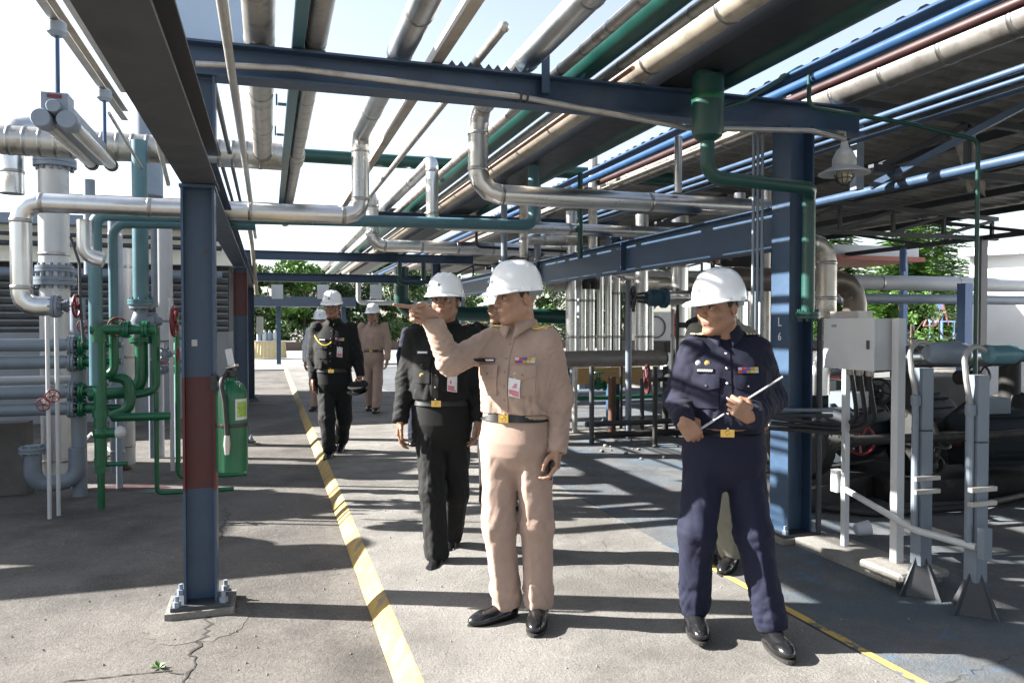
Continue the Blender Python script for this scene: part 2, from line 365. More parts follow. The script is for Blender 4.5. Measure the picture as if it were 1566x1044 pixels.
c6 = column(XR, ROW[0] - .05, 0, ZB0 - .004, 'blue-grey steel column stencilled L 6 beside the white control box', w=.19)
column(XL + .02, ROW[1], ZL, 2.16, 'second blue-grey column with maroon top along the left of the walkway', w=.17, red=(1.55, 2.1))
column(XL, ROW[2], ZL, ZB0 - .004, 'third blue-grey column on the left, pale box fixed to it', mat=STEEL, w=.17)
column(XR + .1, ROW[2], 0, ZB0 - .004, 'far blue-grey column on the right of the walkway, past the tan officer', w=.17)
column(4.75, 10.2, 0, ZB0 - .004, 'dark blue-grey column standing behind the pipe coil header', w=.17)
# stencil on L6
def text(s, size, loc, rot, mat, parent, name='lettering'):
    c = bpy.data.curves.new(name, 'FONT'); c.body = s; c.size = size; c.align_x = 'CENTER'; c.extrude = .0012
    o = bpy.data.objects.new(name, c); COL.objects.link(o); dg = bpy.context.evaluated_depsgraph_get()
    me = bpy.data.meshes.new_from_object(o.evaluated_get(dg)); bpy.data.objects.remove(o)
    me.materials.clear(); ob = link(name, me, mat, parent); ob.location = Vector(loc) - (WL[parent.name] if parent else Vector()); ob.rotation_euler = rot
    return ob
STENC = M('stencil_white', (.8, .8, .78), .7, 0, .05, 9)
xf = XR - .0965
text('L', .085, (xf, ROW[0] - .05, 1.43), (R(90), 0, R(-90)), STENC, c6)
text('6', .075, (xf, ROW[0] - .05, 1.335), (R(90), 0, R(-90)), STENC, c6)

def beam(name, label, p0, p1, h, w, mat, cat='beam', t=.013): 
    return tag(MB().ibeam(p0, p1, h, w, t, .01).build(name, mat, smooth=False), label, cat)
zc = (ZB0 + ZB1) / 2; hb = ZB1 - ZB0
beam('cross_beam', 'blue-grey front crossbeam carrying the overhead pipes', (XL - .12, ROW[0], zc), (3.95, ROW[0], zc), hb, .15, STEEL)
beam('cross_beam', 'dark crossbeam of the middle rack bay, behind the green cross pipe', (XL - .12, ROW[1], zc), (4.9, ROW[1], zc), hb, .15, STEEL)
beam('cross_beam', 'upper far crossbeam over the walkway, above the signs', (XL - .12, ROW[2], zc), (4.3, ROW[2], zc), hb, .16, STEEL)
beam('cross_beam', 'lower far crossbeam with white signs hanging from it', (XL + .1, ROW[2] - .01, 2.4), (3.35, ROW[2] - .01, 2.4), .17, .15, STEEL)
lb = thing('long_beam', 'dark overhead longitudinal beam running to the red-banded column', 'beam', (-.35, 3, 2.18))
MB().ibeam((-.34, -3, 2.285), (-.34, ROW[0] + .16, 2.285), .21, .175, .014, .012).build('beam_section', STEELD, lb, smooth=False)
MB().ibeam((-.34, ROW[0] + .17, 2.255), (-.34, ROW[1] + .1, 2.255), .17, .15, .012, .01).build('beam_section', STEEL, lb, smooth=False)
MB().ibeam((-.33, ROW[1] + .11, 2.255), (-.33, ROW[2] - .1, 2.255), .17, .14, .012, .01).build('beam_section', STEEL, lb, smooth=False)
rb = beam('long_beam', 'blue-grey longitudinal beam on the right from column L 6 into the distance', (XR - .03, ROW[0] + .05, 2.1), (XR - .03, ROW[2], 2.1), .30, .13, STEEL)
for i, y in enumerate((6.9, 9.4)):
    MB().box(XR - .085, XR - .038, y, y + .012, 1.966, 2.234).build('stiffener', STEEL, rb, smooth=False)

# ------------------------------------------------------------- pipes
RINGS = {}
def band_mesh(r):
    k = round(r, 4)
    if k not in RINGS:
        mb = MB(); n = 18; prof = [(r * 1.002, -.016), (r * 1.035, -.014), (r * 1.035, .014), (r * 1.002, .016)]
        mb.lathe(prof, n=n, caps=False); me = bpy.data.meshes.new('jacket_band'); me.from_pydata(mb.v, [], mb.f); me.shade_smooth(); me.materials.append(BAND); RINGS[k] = me
    return RINGS[k]
def pipe(name, label, pts, r, mat, bend=None, gore=False, bands=0, n=None, cat='pipe', group=None, flanges=(), parent=None):
    pts = [Vector(p) for p in pts]; n = n or (20 if r > .05 else 14 if r > .025 else 10)
    mb = MB().tube(pts, r, n, bend if bend else (r * 2.2 if len(pts) > 2 else None), 3 if gore else 6)
    o = mb.build(name, mat, parent, sharp=22 if gore else 50)
    if not parent: tag(o, label, cat, group)
    b = bend or r * 2.2
    if bands:
        for a, c in zip(pts, pts[1:]):
            d = c - a; l = d.length; s = b * 1.05 if len(pts) > 2 else .2
            if l < 2 * s: continue
            q = Vector((0, 0, 1)).rotation_difference(d.normalized()); m = max(1, int((l - 2 * s) / bands))
            for i in range(m + 1):
                p = a + d.normalized() * (s + (l - 2 * s) * i / m)
                link('jacket_band', band_mesh(r), None, o, p - WL[o.name], q)
    for p, d, rr in flanges: flange(o, p, d, rr, mat)
    return o
def flange(parent, p, d, r, mat, t=.022, bolts=8):
    p = Vector(p); d = Vector(d).normalized(); x, y = ortho(d); mb = MB()
    mb.cyl(p - d * t, p - d * .002, r, n=18); mb.cyl(p + d * .002, p + d * t, r, n=18)
    for i in range(bolts):
        a = 2 * math.pi * i / bolts; c = p + (x * math.cos(a) + y * math.sin(a)) * r * .8
        mb.cyl(c - d * t * 1.8, c + d * t * 1.8, r * .1, n=6)
    return mb.build('flange', mat, parent)
def wheel(parent, c, d, RR, mat, spokes=5):
    c = Vector(c); d = Vector(d).normalized(); x, y = ortho(d); mb = MB().torus(c, d, RR, RR * .11, 24, 8)
    mb.cyl(c - d * RR * .2, c + d * RR * .2, RR * .2, n=10)
    for i in range(spokes):
        a = 2 * math.pi * i / spokes + .3; e = x * math.cos(a) + y * math.sin(a); mb.cyl(c - d * RR * .02, c + e * RR * .96, RR * .085, n=6)
    return mb.build('handwheel', mat, parent)
def valve(label, p, axis, stem, s, body=GREYP, whl=REDW, wr=1.0, name='gate_valve'):
    p = Vector(p); a = Vector(axis).normalized(); st = Vector(stem).normalized()
    t = thing(name, label, 'valve', p)
    b = MB(); b.lathe([(s * .42, -s), (s * .42, -s * .75), (s * .52, -s * .45), (s * .66, 0), (s * .52, s * .45), (s * .42, s * .75), (s * .42, s)], p, a, 16)
    b.build('body', body, t)
    flange(t, p + a * s, a, s * .75, body, s * .14); flange(t, p - a * s, a, s * .75, body, s * .14)
    b = MB(); b.lathe([(s * .5, 0), (s * .5, s * .7), (s * .62, s * .72), (s * .62, s * .95), (s * .4, s), (s * .25, s * 1.3)], p, st, 14); b.build('bonnet', body, t)
    x, y = ortho(st); b = MB()
    for e in (1, -1): b.bar(p + st * s * .95 + x * e * s * .3, p + st * s * 1.9 + x * e * s * .14, s * .12, s * .18)
    b.build('yoke', body, t)
    MB().cyl(p + st * s * .9, p + st * s * 2.35, s * .09, n=8).build('stem', CABLE, t)
    wheel(t, p + st * s * 2.1, st, s * wr, whl)
    return t

Y0 = -2.5
def zr(r): return ZB1 + .012 + r
# overhead rack, left to right
pA = pipe('insulated_pipe', 'wide silver jacketed overhead pipe, leftmost of the rack, joining a cross pipe', [(-.035, Y0, zr(.082)), (-.035, 7.72, zr(.082))], .082, DULL, bands=.9)
ch = tag(MB().chan((.135, Y0, zr(.03)), (.135, 12, zr(.03)), .06, .062, .006).build('strut_channel', TEAL, smooth=False), 'blue-green strut channel overhead between two silver pipes', 'channel')
for y in (3.2, 4.9, 5.6, 6.5): MB().box(.075, .13, y, y + .04, ZB1 + .02, ZB1 + .032).add([], []).box(.06, .072, y, y + .04, ZB1 + .02, ZB1 + .09).build('bracket', TEAL, ch, smooth=False)
pC = pipe('insulated_pipe', 'dull silver overhead pipe right of the blue-green channel', [(.262, Y0, zr(.06)), (.262, 12.5, zr(.06))], .06, DULL, bands=1.1)
pc2 = MB().tube([(.262, 7.4, zr(.06)), (.262, 7.75, zr(.06))], .076, 20).build('jacket_sleeve', DULL, pC)
pD = pipe('insulated_pipe', 'silver overhead pipe dropping down and crossing left above the green pipes', [(.735, Y0, zr(.058)), (.735, 6.5, zr(.058)), (.735, 6.5, 2.335), (-1.72, 6.5, 2.335), (-1.72, 6.5, 1.575), (-1.52, 6.5, 1.575)], .072, SILVER, bend=.13, gore=True, bands=.62)
flange(pD, (-1.5, 6.5, 1.575), (1, 0, 0), .085, GREYP)
tag(MB().bar((.94, Y0, zr(.034)), (.94, 10.9, zr(.034)), .066, .066, (0, 0, 1)).build('cable_duct', TANP, smooth=False), 'tan square duct overhead, right of the silver drop pipe', 'duct')
pF = pipe('small_pipe', 'thin grey overhead pipe with a capped near end against the sky', [(1.17, 3.86, zr(.026)), (1.17, 9.38, zr(.026))], .026, CABLE)
MB().sphere((1.17, 3.86, zr(.026)), .030).build('end_cap', CABLE, pF)
pG = pipe('insulated_pipe', 'bright silver pipe with big elbow dropping and running right below the rack', [(1.49, Y0, zr(.082)), (1.49, 5.57, zr(.082)), (1.49, 5.57, 2.41), (4.3, 5.57, 2.41)], .075, SILVER, bend=.17, gore=True, bands=.95)
pipe('insulated_pipe', 'narrow corrugated silver overhead pipe left of the wide green pipe', [(1.70, Y0, zr(.034)), (1.70, 24, zr(.034))], .034, DULL, bands=.35)
pI = pipe('green_pipe', 'wide dark green overhead pipe between two silver pipes', [(1.865, Y0, zr(.088)), (1.865, 24, zr(.088))], .088, GREEND)
pipe('insulated_pipe', 'thin dull silver overhead pipe right of the wide green pipe', [(2.01, Y0, zr(.032)), (2.01, 24, zr(.032))], .032, DULL, bands=.8)
pipe('copper_pipe', 'thin reddish pipe beside the cream jacketed overhead pipe', [(2.075, 4.2, zr(.014)), (2.075, 16, zr(.014))], .014, M('copper_paint', (.42, .2, .13), .5, .2), n=8)
pK = pipe('insulated_pipe', 'wide cream and silver jacketed overhead pipe left of the black duct', [(2.215, Y0, zr(.085)), (2.215, 24, zr(.085))], .085, TANP, bands=.8)
tray = thing('cable_tray', 'wide black covered tray in the overhead rack beside the green pipe', 'cable tray', (2.5, 5, ZB1 + .012))
MB().box(2.36, 2.645, Y0, 24, ZB1 + .012, ZB1 + .14).build('tray_body', BLACKP, tray, smooth=False)
MB().box(2.352, 2.653, Y0, 24, ZB1 + .142, ZB1 + .155).build('cover', STEELD, tray, smooth=False)
pM = pipe('green_pipe', 'broad dark green overhead pipe between the black tray and the blue pipes', [(2.80, Y0, zr(.102)), (2.80, 24, zr(.102))], .102, GREEND)
pipe('blue_pipe', 'upper left of the two bright blue overhead pipes', [(3.115, Y0, zr(.03)), (3.115, 24, zr(.03))], .031, BLUE)
pipe('blue_pipe', 'lower right of the two bright blue overhead pipes', [(3.27, Y0, zr(.032)), (3.27, 24, zr(.032))], .033, BLUE)
pipe('maroon_pipe', 'dark maroon overhead pipe right of the blue pair', [(3.50, Y0, zr(.03) + .03), (3.50, 24, zr(.03) + .03)], .03, MAROON)
pipe('insulated_pipe', 'wide grey jacketed overhead pipe under the edge of the roof', [(3.77, Y0, zr(.095)), (3.77, 24, zr(.095))], .095, M('shade_toned_jacket', (.2, .19, .175), .5, .5, .2, 5, .1, 10, c3=(.1, .09, .08), c3mix=(.5, .68), c3scale=4), bands=.45)  # jacket colour darkened to stand for the shade on this pipe
pipe('small_pipe', 'thin cream pipe beyond the maroon overhead pipe', [(3.62, 5.2, zr(.02)), (3.62, 24, zr(.02))], .02, TANP)
for i, x in enumerate((1.16, 1.30, 1.62, 1.46)):
    pass
# angle cleats and shoes standing on the front beam
for i, (x, lab) in enumerate(((.70, 'dark pipe shoe under the silver drop pipe on the front beam'), (-.035, 'dark pipe shoe under the leftmost wide pipe'), (.262, 'dark pipe shoe under the pipe right of the channel'), (2.215, 'dark pipe shoe under the cream jacketed pipe'))):
    tag(MB().box(x - .05, x + .05, ROW[0] - .06, ROW[0] + .06, ZB1 + .001, ZB1 + .0115).build('pipe_shoe', STEELD, smooth=False), lab, 'pipe shoe')
cl = MB().angle((1.62, ROW[0] - .078, ZB0 + .07), (1.62, ROW[0] - .078, ZB1 + .13), .05, .008, up=(0, 1, 0)); tag(cl.build('angle_stop', STEEL, smooth=False), 'steel angle stop bolted to the front beam beside the wide silver pipe', 'bracket')
tt = thing('serrated_rail', 'small toothed strip on the front beam beside the thin capped pipe', 'rail', (1.1, ROW[0], ZB1))
for i in range(9): MB().add([(1.0 + i * .055, ROW[0] - .07, ZB1 + .001), (1.045 + i * .055, ROW[0] - .07, ZB1 + .001), (1.0225 + i * .055, ROW[0] - .07, ZB1 + .03), (1.0 + i * .055, ROW[0] - .06, ZB1 + .001), (1.045 + i * .055, ROW[0] - .06, ZB1 + .001), (1.0225 + i * .055, ROW[0] - .06, ZB1 + .03)], [(0, 1, 2), (5, 4, 3), (0, 3, 4, 1), (1, 4, 5, 2), (2, 5, 3, 0)]).build('tooth', STEELD, tt, smooth=False)
# cross pipes
pipe('insulated_pipe', 'fat ribbed silver cross pipe at upper left behind the dark beam', [(-3.4, 7.72, 3.03), (.14, 7.72, 3.03)], .125, DULL, bands=.12)
pipe('green_pipe', 'dark green cross pipe high over the walkway', [(-1.2, 8.3, 3.18), (4.6, 8.3, 3.18)], .07, GREEND)
pipe('maroon_pipe', 'thin dark red cross pipe over the far walkway', [(-2.5, 11.3, 3.08), (3.0, 11.3, 3.08)], .05, MAROON)
pipe('insulated_pipe', 'silver cross pipe just behind the dropping silver elbow at left', [(-1.0, 10.9, 2.86), (1.1, 10.9, 2.86)], .05, DULL, bands=.8)
pGc = pipe('green_pipe', 'long dark green cross pipe turning up at its right end, turning down at left', [(2.42, 7.0, 2.98), (2.42, 7.0, 2.385), (-1.33, 7.0, 2.33), (-1.33, 7.0, .95)], .052, TEAL, bend=.1, flanges=())
pipe('insulated_pipe', 'silver pipe with elbow end dropping to a run behind the green cross pipe', [(1.5, 22, 3.0), (1.5, 7.3, 3.0), (1.5, 7.3, 2.40), (4.3, 7.3, 2.40)], .06, SILVER, bend=.09, gore=True, bands=1.0)
pipe('insulated_pipe', 'lowest silver cross pipe above the helmets, dropping at its left end', [(1.2, 9.4, 3.0), (1.2, 9.4, 2.39), (4.2, 9.4, 2.39)], .078, SILVER, bend=.14, gore=True, bands=.42)
pipe('small_pipe', 'thin black pipe in front of the lowest silver cross pipe', [(2.36, 8.9, 2.62), (2.36, 8.9, 2.36), (3.5, 8.9, 2.34)], .018, BLACKP, bend=.06)
pipe('insulated_pipe', 'short silver stub pipe with open end beside the long blue-grey beam', [(2.9, 8.6, 2.42), (3.55, 8.6, 2.44)], .06, DULL, bands=.3)
for i, (x, y, z0, z1, r, m_, lab) in enumerate(((2.46, 8.1, 2.0, 3.1, .035, GREYP, 'grey riser pipe under the silver run, left of the pair'), (2.75, 8.3, 2.2, 3.1, .05, DULL, 'short dull silver riser between the cross pipes'), (3.02, 8.6, 2.2, 3.1, .04, GREYP, 'grey riser pipe right of the short silver riser'), (2.98, 7.2, 2.1, 2.95, .026, GREEND, 'thin green riser below the broad green pipe'), (3.42, 7.9, 2.2, 3.3, .05, DULL, 'silver riser behind the long beam'))):
    pipe('riser_pipe', lab, [(x, y, z0), (x, y, z1)], r, m_, bands=.5 if m_ is DULL else 0)
hs = tag(MB().tube([(3.115, 5.5, 2.49), (3.115, 5.5, 2.93)], .03, 16).build('hanger_post', SILVER), 'short shiny hanger tube standing on the bright silver pipe', 'hanger')
# conduit along the front beam
pipe('conduit', 'tan conduit clipped across the face of the front crossbeam', [(-.35, ROW[0] - .1, 2.795), (.15, ROW[0] - .1, 2.82), (1.42, ROW[0] - .12, 2.775), (2.5, ROW[0] - .16, 2.665), (3.35, ROW[0] - .25, 2.69), (3.62, ROW[0] - .25, 2.655)], .0165, CABLE, bend=.2)
t = thing('beam_clamp', 'clamp holding the tan conduit to the front crossbeam', 'clamp', (1.45, ROW[0] - .11, 2.76))
MB().torus((1.42, ROW[0] - .12, 2.776), (1, 0, -.05), .024, .006, 16, 6).build('ring', STEELD, t); MB().torus((1.46, ROW[0] - .12, 2.773), (1, 0, -.05), .024, .006, 16, 6).build('ring', STEELD, t)
MB().box(1.40, 1.60, ROW[0] - .1, ROW[0] - .0755, 2.745, 2.79).build('plate', STEEL, t, smooth=False)
pipe('conduit', 'thin tan conduit passing under the left end of the front crossbeam', [(-.16, Y0, 2.66), (-.16, 11.5, 2.66)], .020, CABLE)
pipe('conduit', 'thin dark conduit beside the leftmost tan conduit overhead', [(-.19, 3.0, 3.0), (-.19, 12, 3.0)], .018, DULL)
for i, (x, z) in enumerate(((-.42, 3.0), (-.33, 3.02))):
    pipe('conduit', ('dark conduit high behind the stub post, left one', 'dark conduit high behind the stub post, right one')[i], [(x, 5, z), (x, 12, z)], .02, STEELD)
pipe('small_pipe', 'pale pipe hanging down beside the far left column', [(-.22, 9.6, 2.7), (-.22, 11.9, 2.65), (-.16, 12.4, 1.9)], .03, TANP)
# ------------------------------------------------------------- left plant
def hx(p, Y): return at(p[0], p[1], Y)
def vpipe(name, label, px, y0, y1, Y, r, mat, bands=0, zb=None, zt=None, **k):
    a = at(px, y0, Y); b = at(px, y1, Y); zz0 = b.z if zb is None else zb; zz1 = a.z if zt is None else zt; x = at(px, (y0 + y1) / 2, Y).x
    return pipe(name, label, [(x, Y, zz0), (x, Y, zz1)], r, mat, bands=bands, **k)
# grey headers entering from the left with green check valves
YH = 7.6
for i, (y, m_, r, lab) in enumerate(((527, GREYP, .056, 'top grey horizontal header pipe entering from the left'), (553, GREYP, .058, 'second grey horizontal header pipe from the left edge'), (580, WHITEP, .04, 'pale horizontal header pipe between the grey ones'), (598, GREYP, .058, 'third grey horizontal header pipe, low on the left'), (624, GREYP, .056, 'lowest grey horizontal header pipe on the left'))):
    p = at(116, y, YH + (.35 if i == 2 else 0)); yy = p.y
    o = pipe('header_pipe', lab, [(-6.5, yy, p.z), (p.x, yy, p.z)], r, m_)
    if i != 2:
        flange(o, (p.x - .03, yy, p.z), (1, 0, 0), r * 1.5, GREYP)
        t = thing('check_valve', ('topmost', 'second', '', 'third', 'lowest')[i] + ' bright green check valve at the end of its grey header', 'valve', (p.x + .13, yy, p.z))
        MB().lathe([(.03, -.12), (.045, -.07), (.05, 0), (.045, .07), (.03, .12)], (p.x + .13, yy, p.z), (1, 0, 0), 14).build('body', GREENB, t)
        for dx in (-.085, .085): flange(t, (p.x + .13 + dx, yy, p.z), (1, 0, 0), .075, GREENB, .02)
        pipe('outlet', '', [(p.x + .22, yy, p.z), (p.x + .36, yy, p.z)], .03, GREENB, parent=t)
# green risers
xg = at(152, 500, 7.0).x
t = pipe('green_pipe', 'tall bright green riser with capped foot, front left of the manifold', [(xg, 7.0, 1.36), (xg, 7.0, .30)], .048, GREENB)
MB().sphere((xg, 7.0, .56), .062).build('tee', GREENB, t); MB().tube([(xg, 7.0, .31), (xg, 7.0, ZL + .03)], .028, 12).build('drain_leg', GREENB, t)
MB().lathe([(.066, -.06), (.066, .06)], (xg, 7.0, 1.36), (0, 0, 1), 16).build('coupling', GREENB, t); MB().lathe([(.06, -.03), (.06, .03)], (xg, 7.0, .72), (0, 0, 1), 16).build('coupling', GREENB, t)
MB().tube([(xg, 7.0, .56), (xg + .14, 7.0, .56)], .042, 14).build('branch', GREENB, t); MB().sphere((xg + .14, 7.0, .56), .052).build('branch_cap', WHITEP, t)
MB().box(xg - .04, xg + .04, 6.96, 7.04, .24, .34).build('drain_valve', GREENB, t); MB().tube([(xg, 7.0, .3), (xg + .2, 7.0, .3)], .018, 8).build('drain_spout', GREENB, t)
xg2 = at(169, 450, 7.05).x
pipe('green_pipe', 'second green riser beside the tall one, dropping from the green cross pipe', [(xg2, 7.18, 1.5), (xg2, 7.18, 1.02), (xg2 - .16, 7.18, 1.0)], .036, GREENB, bend=.11)
pipe('green_pipe', 'bright green elbow link between the two green risers and the valve', [(xg - .06, 6.98, 1.4), (xg + .42, 6.98, 1.4)], .042, GREENB, flanges=(((xg + .2, 6.98, 1.4), (1, 0, 0), .07), ((xg + .34, 6.98, 1.4), (1, 0, 0), .07)))
pipe('green_pipe', 'teal upper drop of the second riser under the silver cross pipe', [(-.1, 7.18, 2.30), (xg2, 7.18, 2.28), (xg2, 7.18, 1.5)], .036, TEAL, bend=.11)
for zz in (1.5, 1.36): pass
# clutter of small lines behind the gate valve
for i, (py, px0_, px1_, m_) in enumerate(((503, 236, 282, WHITEP), (517, 232, 282, GREYP), (538, 238, 284, WHITEP), (552, 230, 280, GREYP), (566, 236, 282, GREYP))):
    p0_, p1_ = at(px0_, py, 9.6), at(px1_, py, 9.6)
    o = pipe('small_line', ('topmost', 'second', 'third', 'fourth', 'lowest')[i] + ' small horizontal line behind the red gate valve wheel', [p0_, (p1_.x, p0_.y, p0_.z)], .022, m_)
    flange(o, (p0_.x + .1, p0_.y, p0_.z), (1, 0, 0), .05, m_); flange(o, (p0_.x + .24, p0_.y, p0_.z), (1, 0, 0), .05, m_)
    if i % 2: wheel(o, (p0_.x + .17, p0_.y - .1, p0_.z + .02), (.3, -1, .2), .05, REDW)
for i, px_ in enumerate((246, 270, 231)):
    x_ = at(px_, 540, 9.7).x; pipe('small_line', ('slim white standpipe in the clutter behind the gate valve', 'slim pale standpipe beside the banded column edge', 'slim grey standpipe behind the teal riser')[i], [(x_, 9.7, ZL), (x_, 9.7, 1.6 - .1 * i)], .03, (WHITEP, STEELL, GREYP)[i])
# large teal riser and gate valve
xt = at(215, 400, 7.5).x
pipe('riser_pipe', 'large blue-teal riser above the grey gate valve on the left', [(xt, 7.5, 1.62), (xt, 7.5, 3.05)], .066, TEAL, flanges=(((xt, 7.5, 1.64), (0, 0, 1), .11),))
valve('grey gate valve with large red handwheel turned right, beside the banded column', (xt, 7.5, 1.47), (0, 0, 1), (1, -.1, 0), .13, GREYP, REDW, 1.0)
pipe('green_pipe', 'thick bright green bend under the grey gate valve', [(xt, 7.5, 1.30), (xt, 7.5, .86), (xt - .42, 7.5, .83)], .056, GREENB, bend=.14, flanges=(((xt, 7.5, 1.31), (0, 0, 1), .1),))
pipe('green_pipe', 'slim bright green drop pipe right of the thick green bend', [(xt + .12, 7.45, 1.42), (xt + .12, 7.45, .86), (xt - .1, 7.4, .82)], .036, GREENB, bend=.08)
pipe('green_pipe', 'curved bright green bend behind the front green riser', [(xg + .02, 7.3, 1.0), (xg + .16, 7.3, .98), (xg + .18, 7.3, .72), (xg + .02, 7.3, .66)], .045, GREENB, bend=.1)
pipe('green_pipe', 'short bright green branch pipe low beside the front riser', [(xg + .05, 7.2, .66), (xg + .5, 7.2, .66)], .036, GREENB)
MBs = valve('small valve with paired dark red wheels in front of the gate valve', (xt - .12, 7.2, 1.42), (0, 1, 0), (0, -1, .0), .05, GREENB, REDW, 1.5)
valve('small grey valve with red wheel on the slim green drop pipe', (xt + .2, 7.4, 1.18), (0, 0, 1), (1, 0, 0), .05, GREYP, REDW, 1.2)
pipe('green_pipe', 'thin green loop pipe at ground level left of the banded column, outer', [(xt + .28, 7.6, 1.55), (xt + .28, 7.6, .05), (-.2, 7.6, .05)], .022, GREENB, bend=.06)
pipe('green_pipe', 'thin green loop pipe at ground level left of the banded column, inner', [(xt + .14, 7.3, .86), (xt + .14, 7.3, -.02), (-.3, 7.3, -.02)], .02, GREENB, bend=.05)
# silver and grey verticals behind
for px, y0, y1, Y, r, m_, b_, lab in (
    (84, 200, 700, 8.6, .135, MATTE, .8, 'wide silver vertical pipe behind the left pipe drop'),
    (137, 275, 420, 7.9, .05, STEELL, 0, 'pale slim vertical pipe standing above the manifold'),
    (120, 455, 690, 7.75, .062, GREYP, 0, 'grey standpipe rising between the headers'),
    (178, 330, 690, 9.0, .07, STEELL, .9, 'pale blue-grey riser behind the green risers'),
    (192, 380, 560, 9.4, .085, MATTE, .7, 'silver riser behind the second green riser'),
    (251, 320, 520, 9.0, .085, WHITEP, 0, 'white vertical pipe seen left of the banded column'),
    (236, 350, 470, 8.3, .03, GREYP, 0, 'slim grey vertical pipe beside the teal riser'),
    (262, 455, 560, 8.8, .022, WHITEP, 0, 'thin white vent pipe left of the banded column'),
    (258, 405, 520, 9.8, .028, BLUEF, 0, 'thin light blue pipe near the banded column'),
    (182, 600, 700, 8.0, .028, STEELL, 0, 'pale pipe leg below the thick green bend'),
    (226, 150, 300, 9.8, .16, STEELL, 0, 'tall pale blue vessel column at upper left'),
    ):
    vpipe('riser_pipe', lab, px, y0, y1, Y, r, m_, b_, zb=ZL if y1 > 550 else None)
for i, (px, y, lab) in enumerate(((84, 250, 'x'), (84, 430, 'x'))):
    p = at(px, y, 8.6); t = thing('pipe_flange', ('upper grey flange pair on the wide silver vertical pipe', 'lower grey flange pair on the wide silver vertical pipe')[i], 'flange', p)
    flange(t, p, (0, 0, 1), .19, GREYP, .04, 12); flange(t, p + Vector((0, 0, .12)), (0, 0, 1), .17, GREYP, .03, 12)
pv = pipe('insulated_pipe', 'silver elbow top of a tall vertical pipe at upper left', [(-2.35, 8.6, 2.7), (-2.35, 8.6, 3.35), (-2.05, 9.2, 3.42)], .11, SILVER, bend=.2, gore=True, bands=.4)
pipe('insulated_pipe', 'short silver tee hanging under the long silver cross pipe at left', [(-1.35, 6.75, 2.25), (-1.35, 6.75, 1.98), (-1.22, 6.75, 1.94)], .06, SILVER, bend=.1, gore=True)
pipe('small_pipe', 'brown bent thin pipe hanging at the left drop', [(-1.42, 6.6, 2.1), (-1.36, 6.6, 1.9), (-1.36, 6.6, 1.62), (-1.34, 6.6, 1.3)], .011, STEELD, bend=.08, n=8)
# standpipe elbow on the ground, red wheels, thin legs, tripod
p = at(120, 690, 7.75)
pipe('grey_elbow', 'grey ground-level elbow at the foot of the standpipe', [(p.x, 7.7, .35), (p.x, 7.7, .06), (p.x - .32, 7.6, .05), (p.x - .32, 7.6, .4)], .07, GREYP, bend=.12, flanges=(((p.x - .32, 7.6, .36), (0, 0, 1), .11),))
valve('grey valve with upright red wheel at left below the silver elbow', at(88, 468, 6.6), (1, 0, 0), (1, -.1, .0), .062, GREYP, REDW, 1.35)
valve('small valve with red wheel facing out, below the pale slim pipe', at(133, 500, 7.2), (0, 0, 1), (0, -1, .1), .045, GREYP, REDW, 1.2)
valve('small valve with red wheel on the thin left leg, upper', at(81, 604, 6.9), (0, 0, 1), (.2, -1, 0), .032, CABLE, REDW, 1.5)
valve('small valve with red wheel on the thin left leg, lower', at(71, 617, 6.9), (0, 0, 1), (-.1, -1, 0), .032, CABLE, REDW, 1.5)
for i, px in enumerate((72, 86)):
    a = at(px, 480, 6.9 + i * .1)
    pipe('thin_leg_pipe', ('thin white sample line standing on the ground, left of two', 'thin white sample line standing on the ground, right of two')[i], [(a.x, a.y, ZL), (a.x, a.y, a.z)], .016, WHITEP)
    tt_ = None
tri = thing('tripod_stand', 'low metal tripod stand with rusty feet under the manifold', 'stand', gnd(150, 715, ZL))
b0 = gnd(140, 690, ZL) + Vector((0, 0, .22))
for px, py in ((72, 738), (195, 715), (90, 722)):
    MB().tube([b0, gnd(px, py, ZL) + Vector((0, 0, .015))], .014, 8).build('leg', WHITEP, tri)
for px, py in ((192, 718), (157, 702)): MB().lathe([(.05, 0), (.055, .02), (.04, .05), (.01, .06)], gnd(px, py, ZL), n=12).build('foot', RUST, tri)
wl = tag(MB().box(-8, -2.08, 7.95, 8.15, ZL, .56).build('bund_wall', M('bund_concrete', (.13, .12, .11), .9, 0, .3, 4, .3, 20), smooth=False), 'dark concrete bund wall under the grey headers', 'wall')
# unseen vessels added out of view at left to cast ground shadows
for i, (x, y, r, h) in enumerate(((-4.3, 8.6, .55, 3.0), (-5.2, 10.4, .6, 4.2), (-3.6, 7.0, .3, 2.3), (-7.2, 8.8, .8, 4.2))):
    t = thing('shadow_vessel', ('short grey vessel added unseen beyond the left headers to cast shadow', 'tall grey vessel added unseen behind the left manifold to cast shadow', 'small grey drum added unseen at far left to cast shadow', 'broad grey vessel added unseen at far left to cast shadow')[i], 'vessel', (x, y, ZL))
    MB().lathe([(r * .05, .3), (r * .7, .36), (r * .95, .5), (r, .7), (r, h - .4), (r * .95, h - .2), (r * .7, h - .06), (r * .05, h)], (x, y, ZL), n=28).build('shell', STEELL, t)
    MB().lathe([(r * .8, 0), (r * .8, .5)], (x, y, ZL), n=24).build('skirt', STEELD, t)
dr = thing('shadow_drum', 'horizontal grey drum on saddles added unseen at far left to cast shadow', 'vessel', (-4.2, 6.7, ZL))  # unseen drum, added to throw a shadow band across the pavement
MB().lathe([(.02, 0), (.2, .05), (.27, .14), (.28, .2), (.28, 2.2), (.27, 2.26), (.2, 2.35), (.02, 2.4)], (-5.4, 6.7, 2.2), (1, 0, 0), 24).build('shell', STEELL, dr)
for x in (-4.9, -3.6): MB().box(x - .06, x + .06, 6.5, 6.9, ZL, 1.96).build('saddle', STEELD, dr, smooth=False)
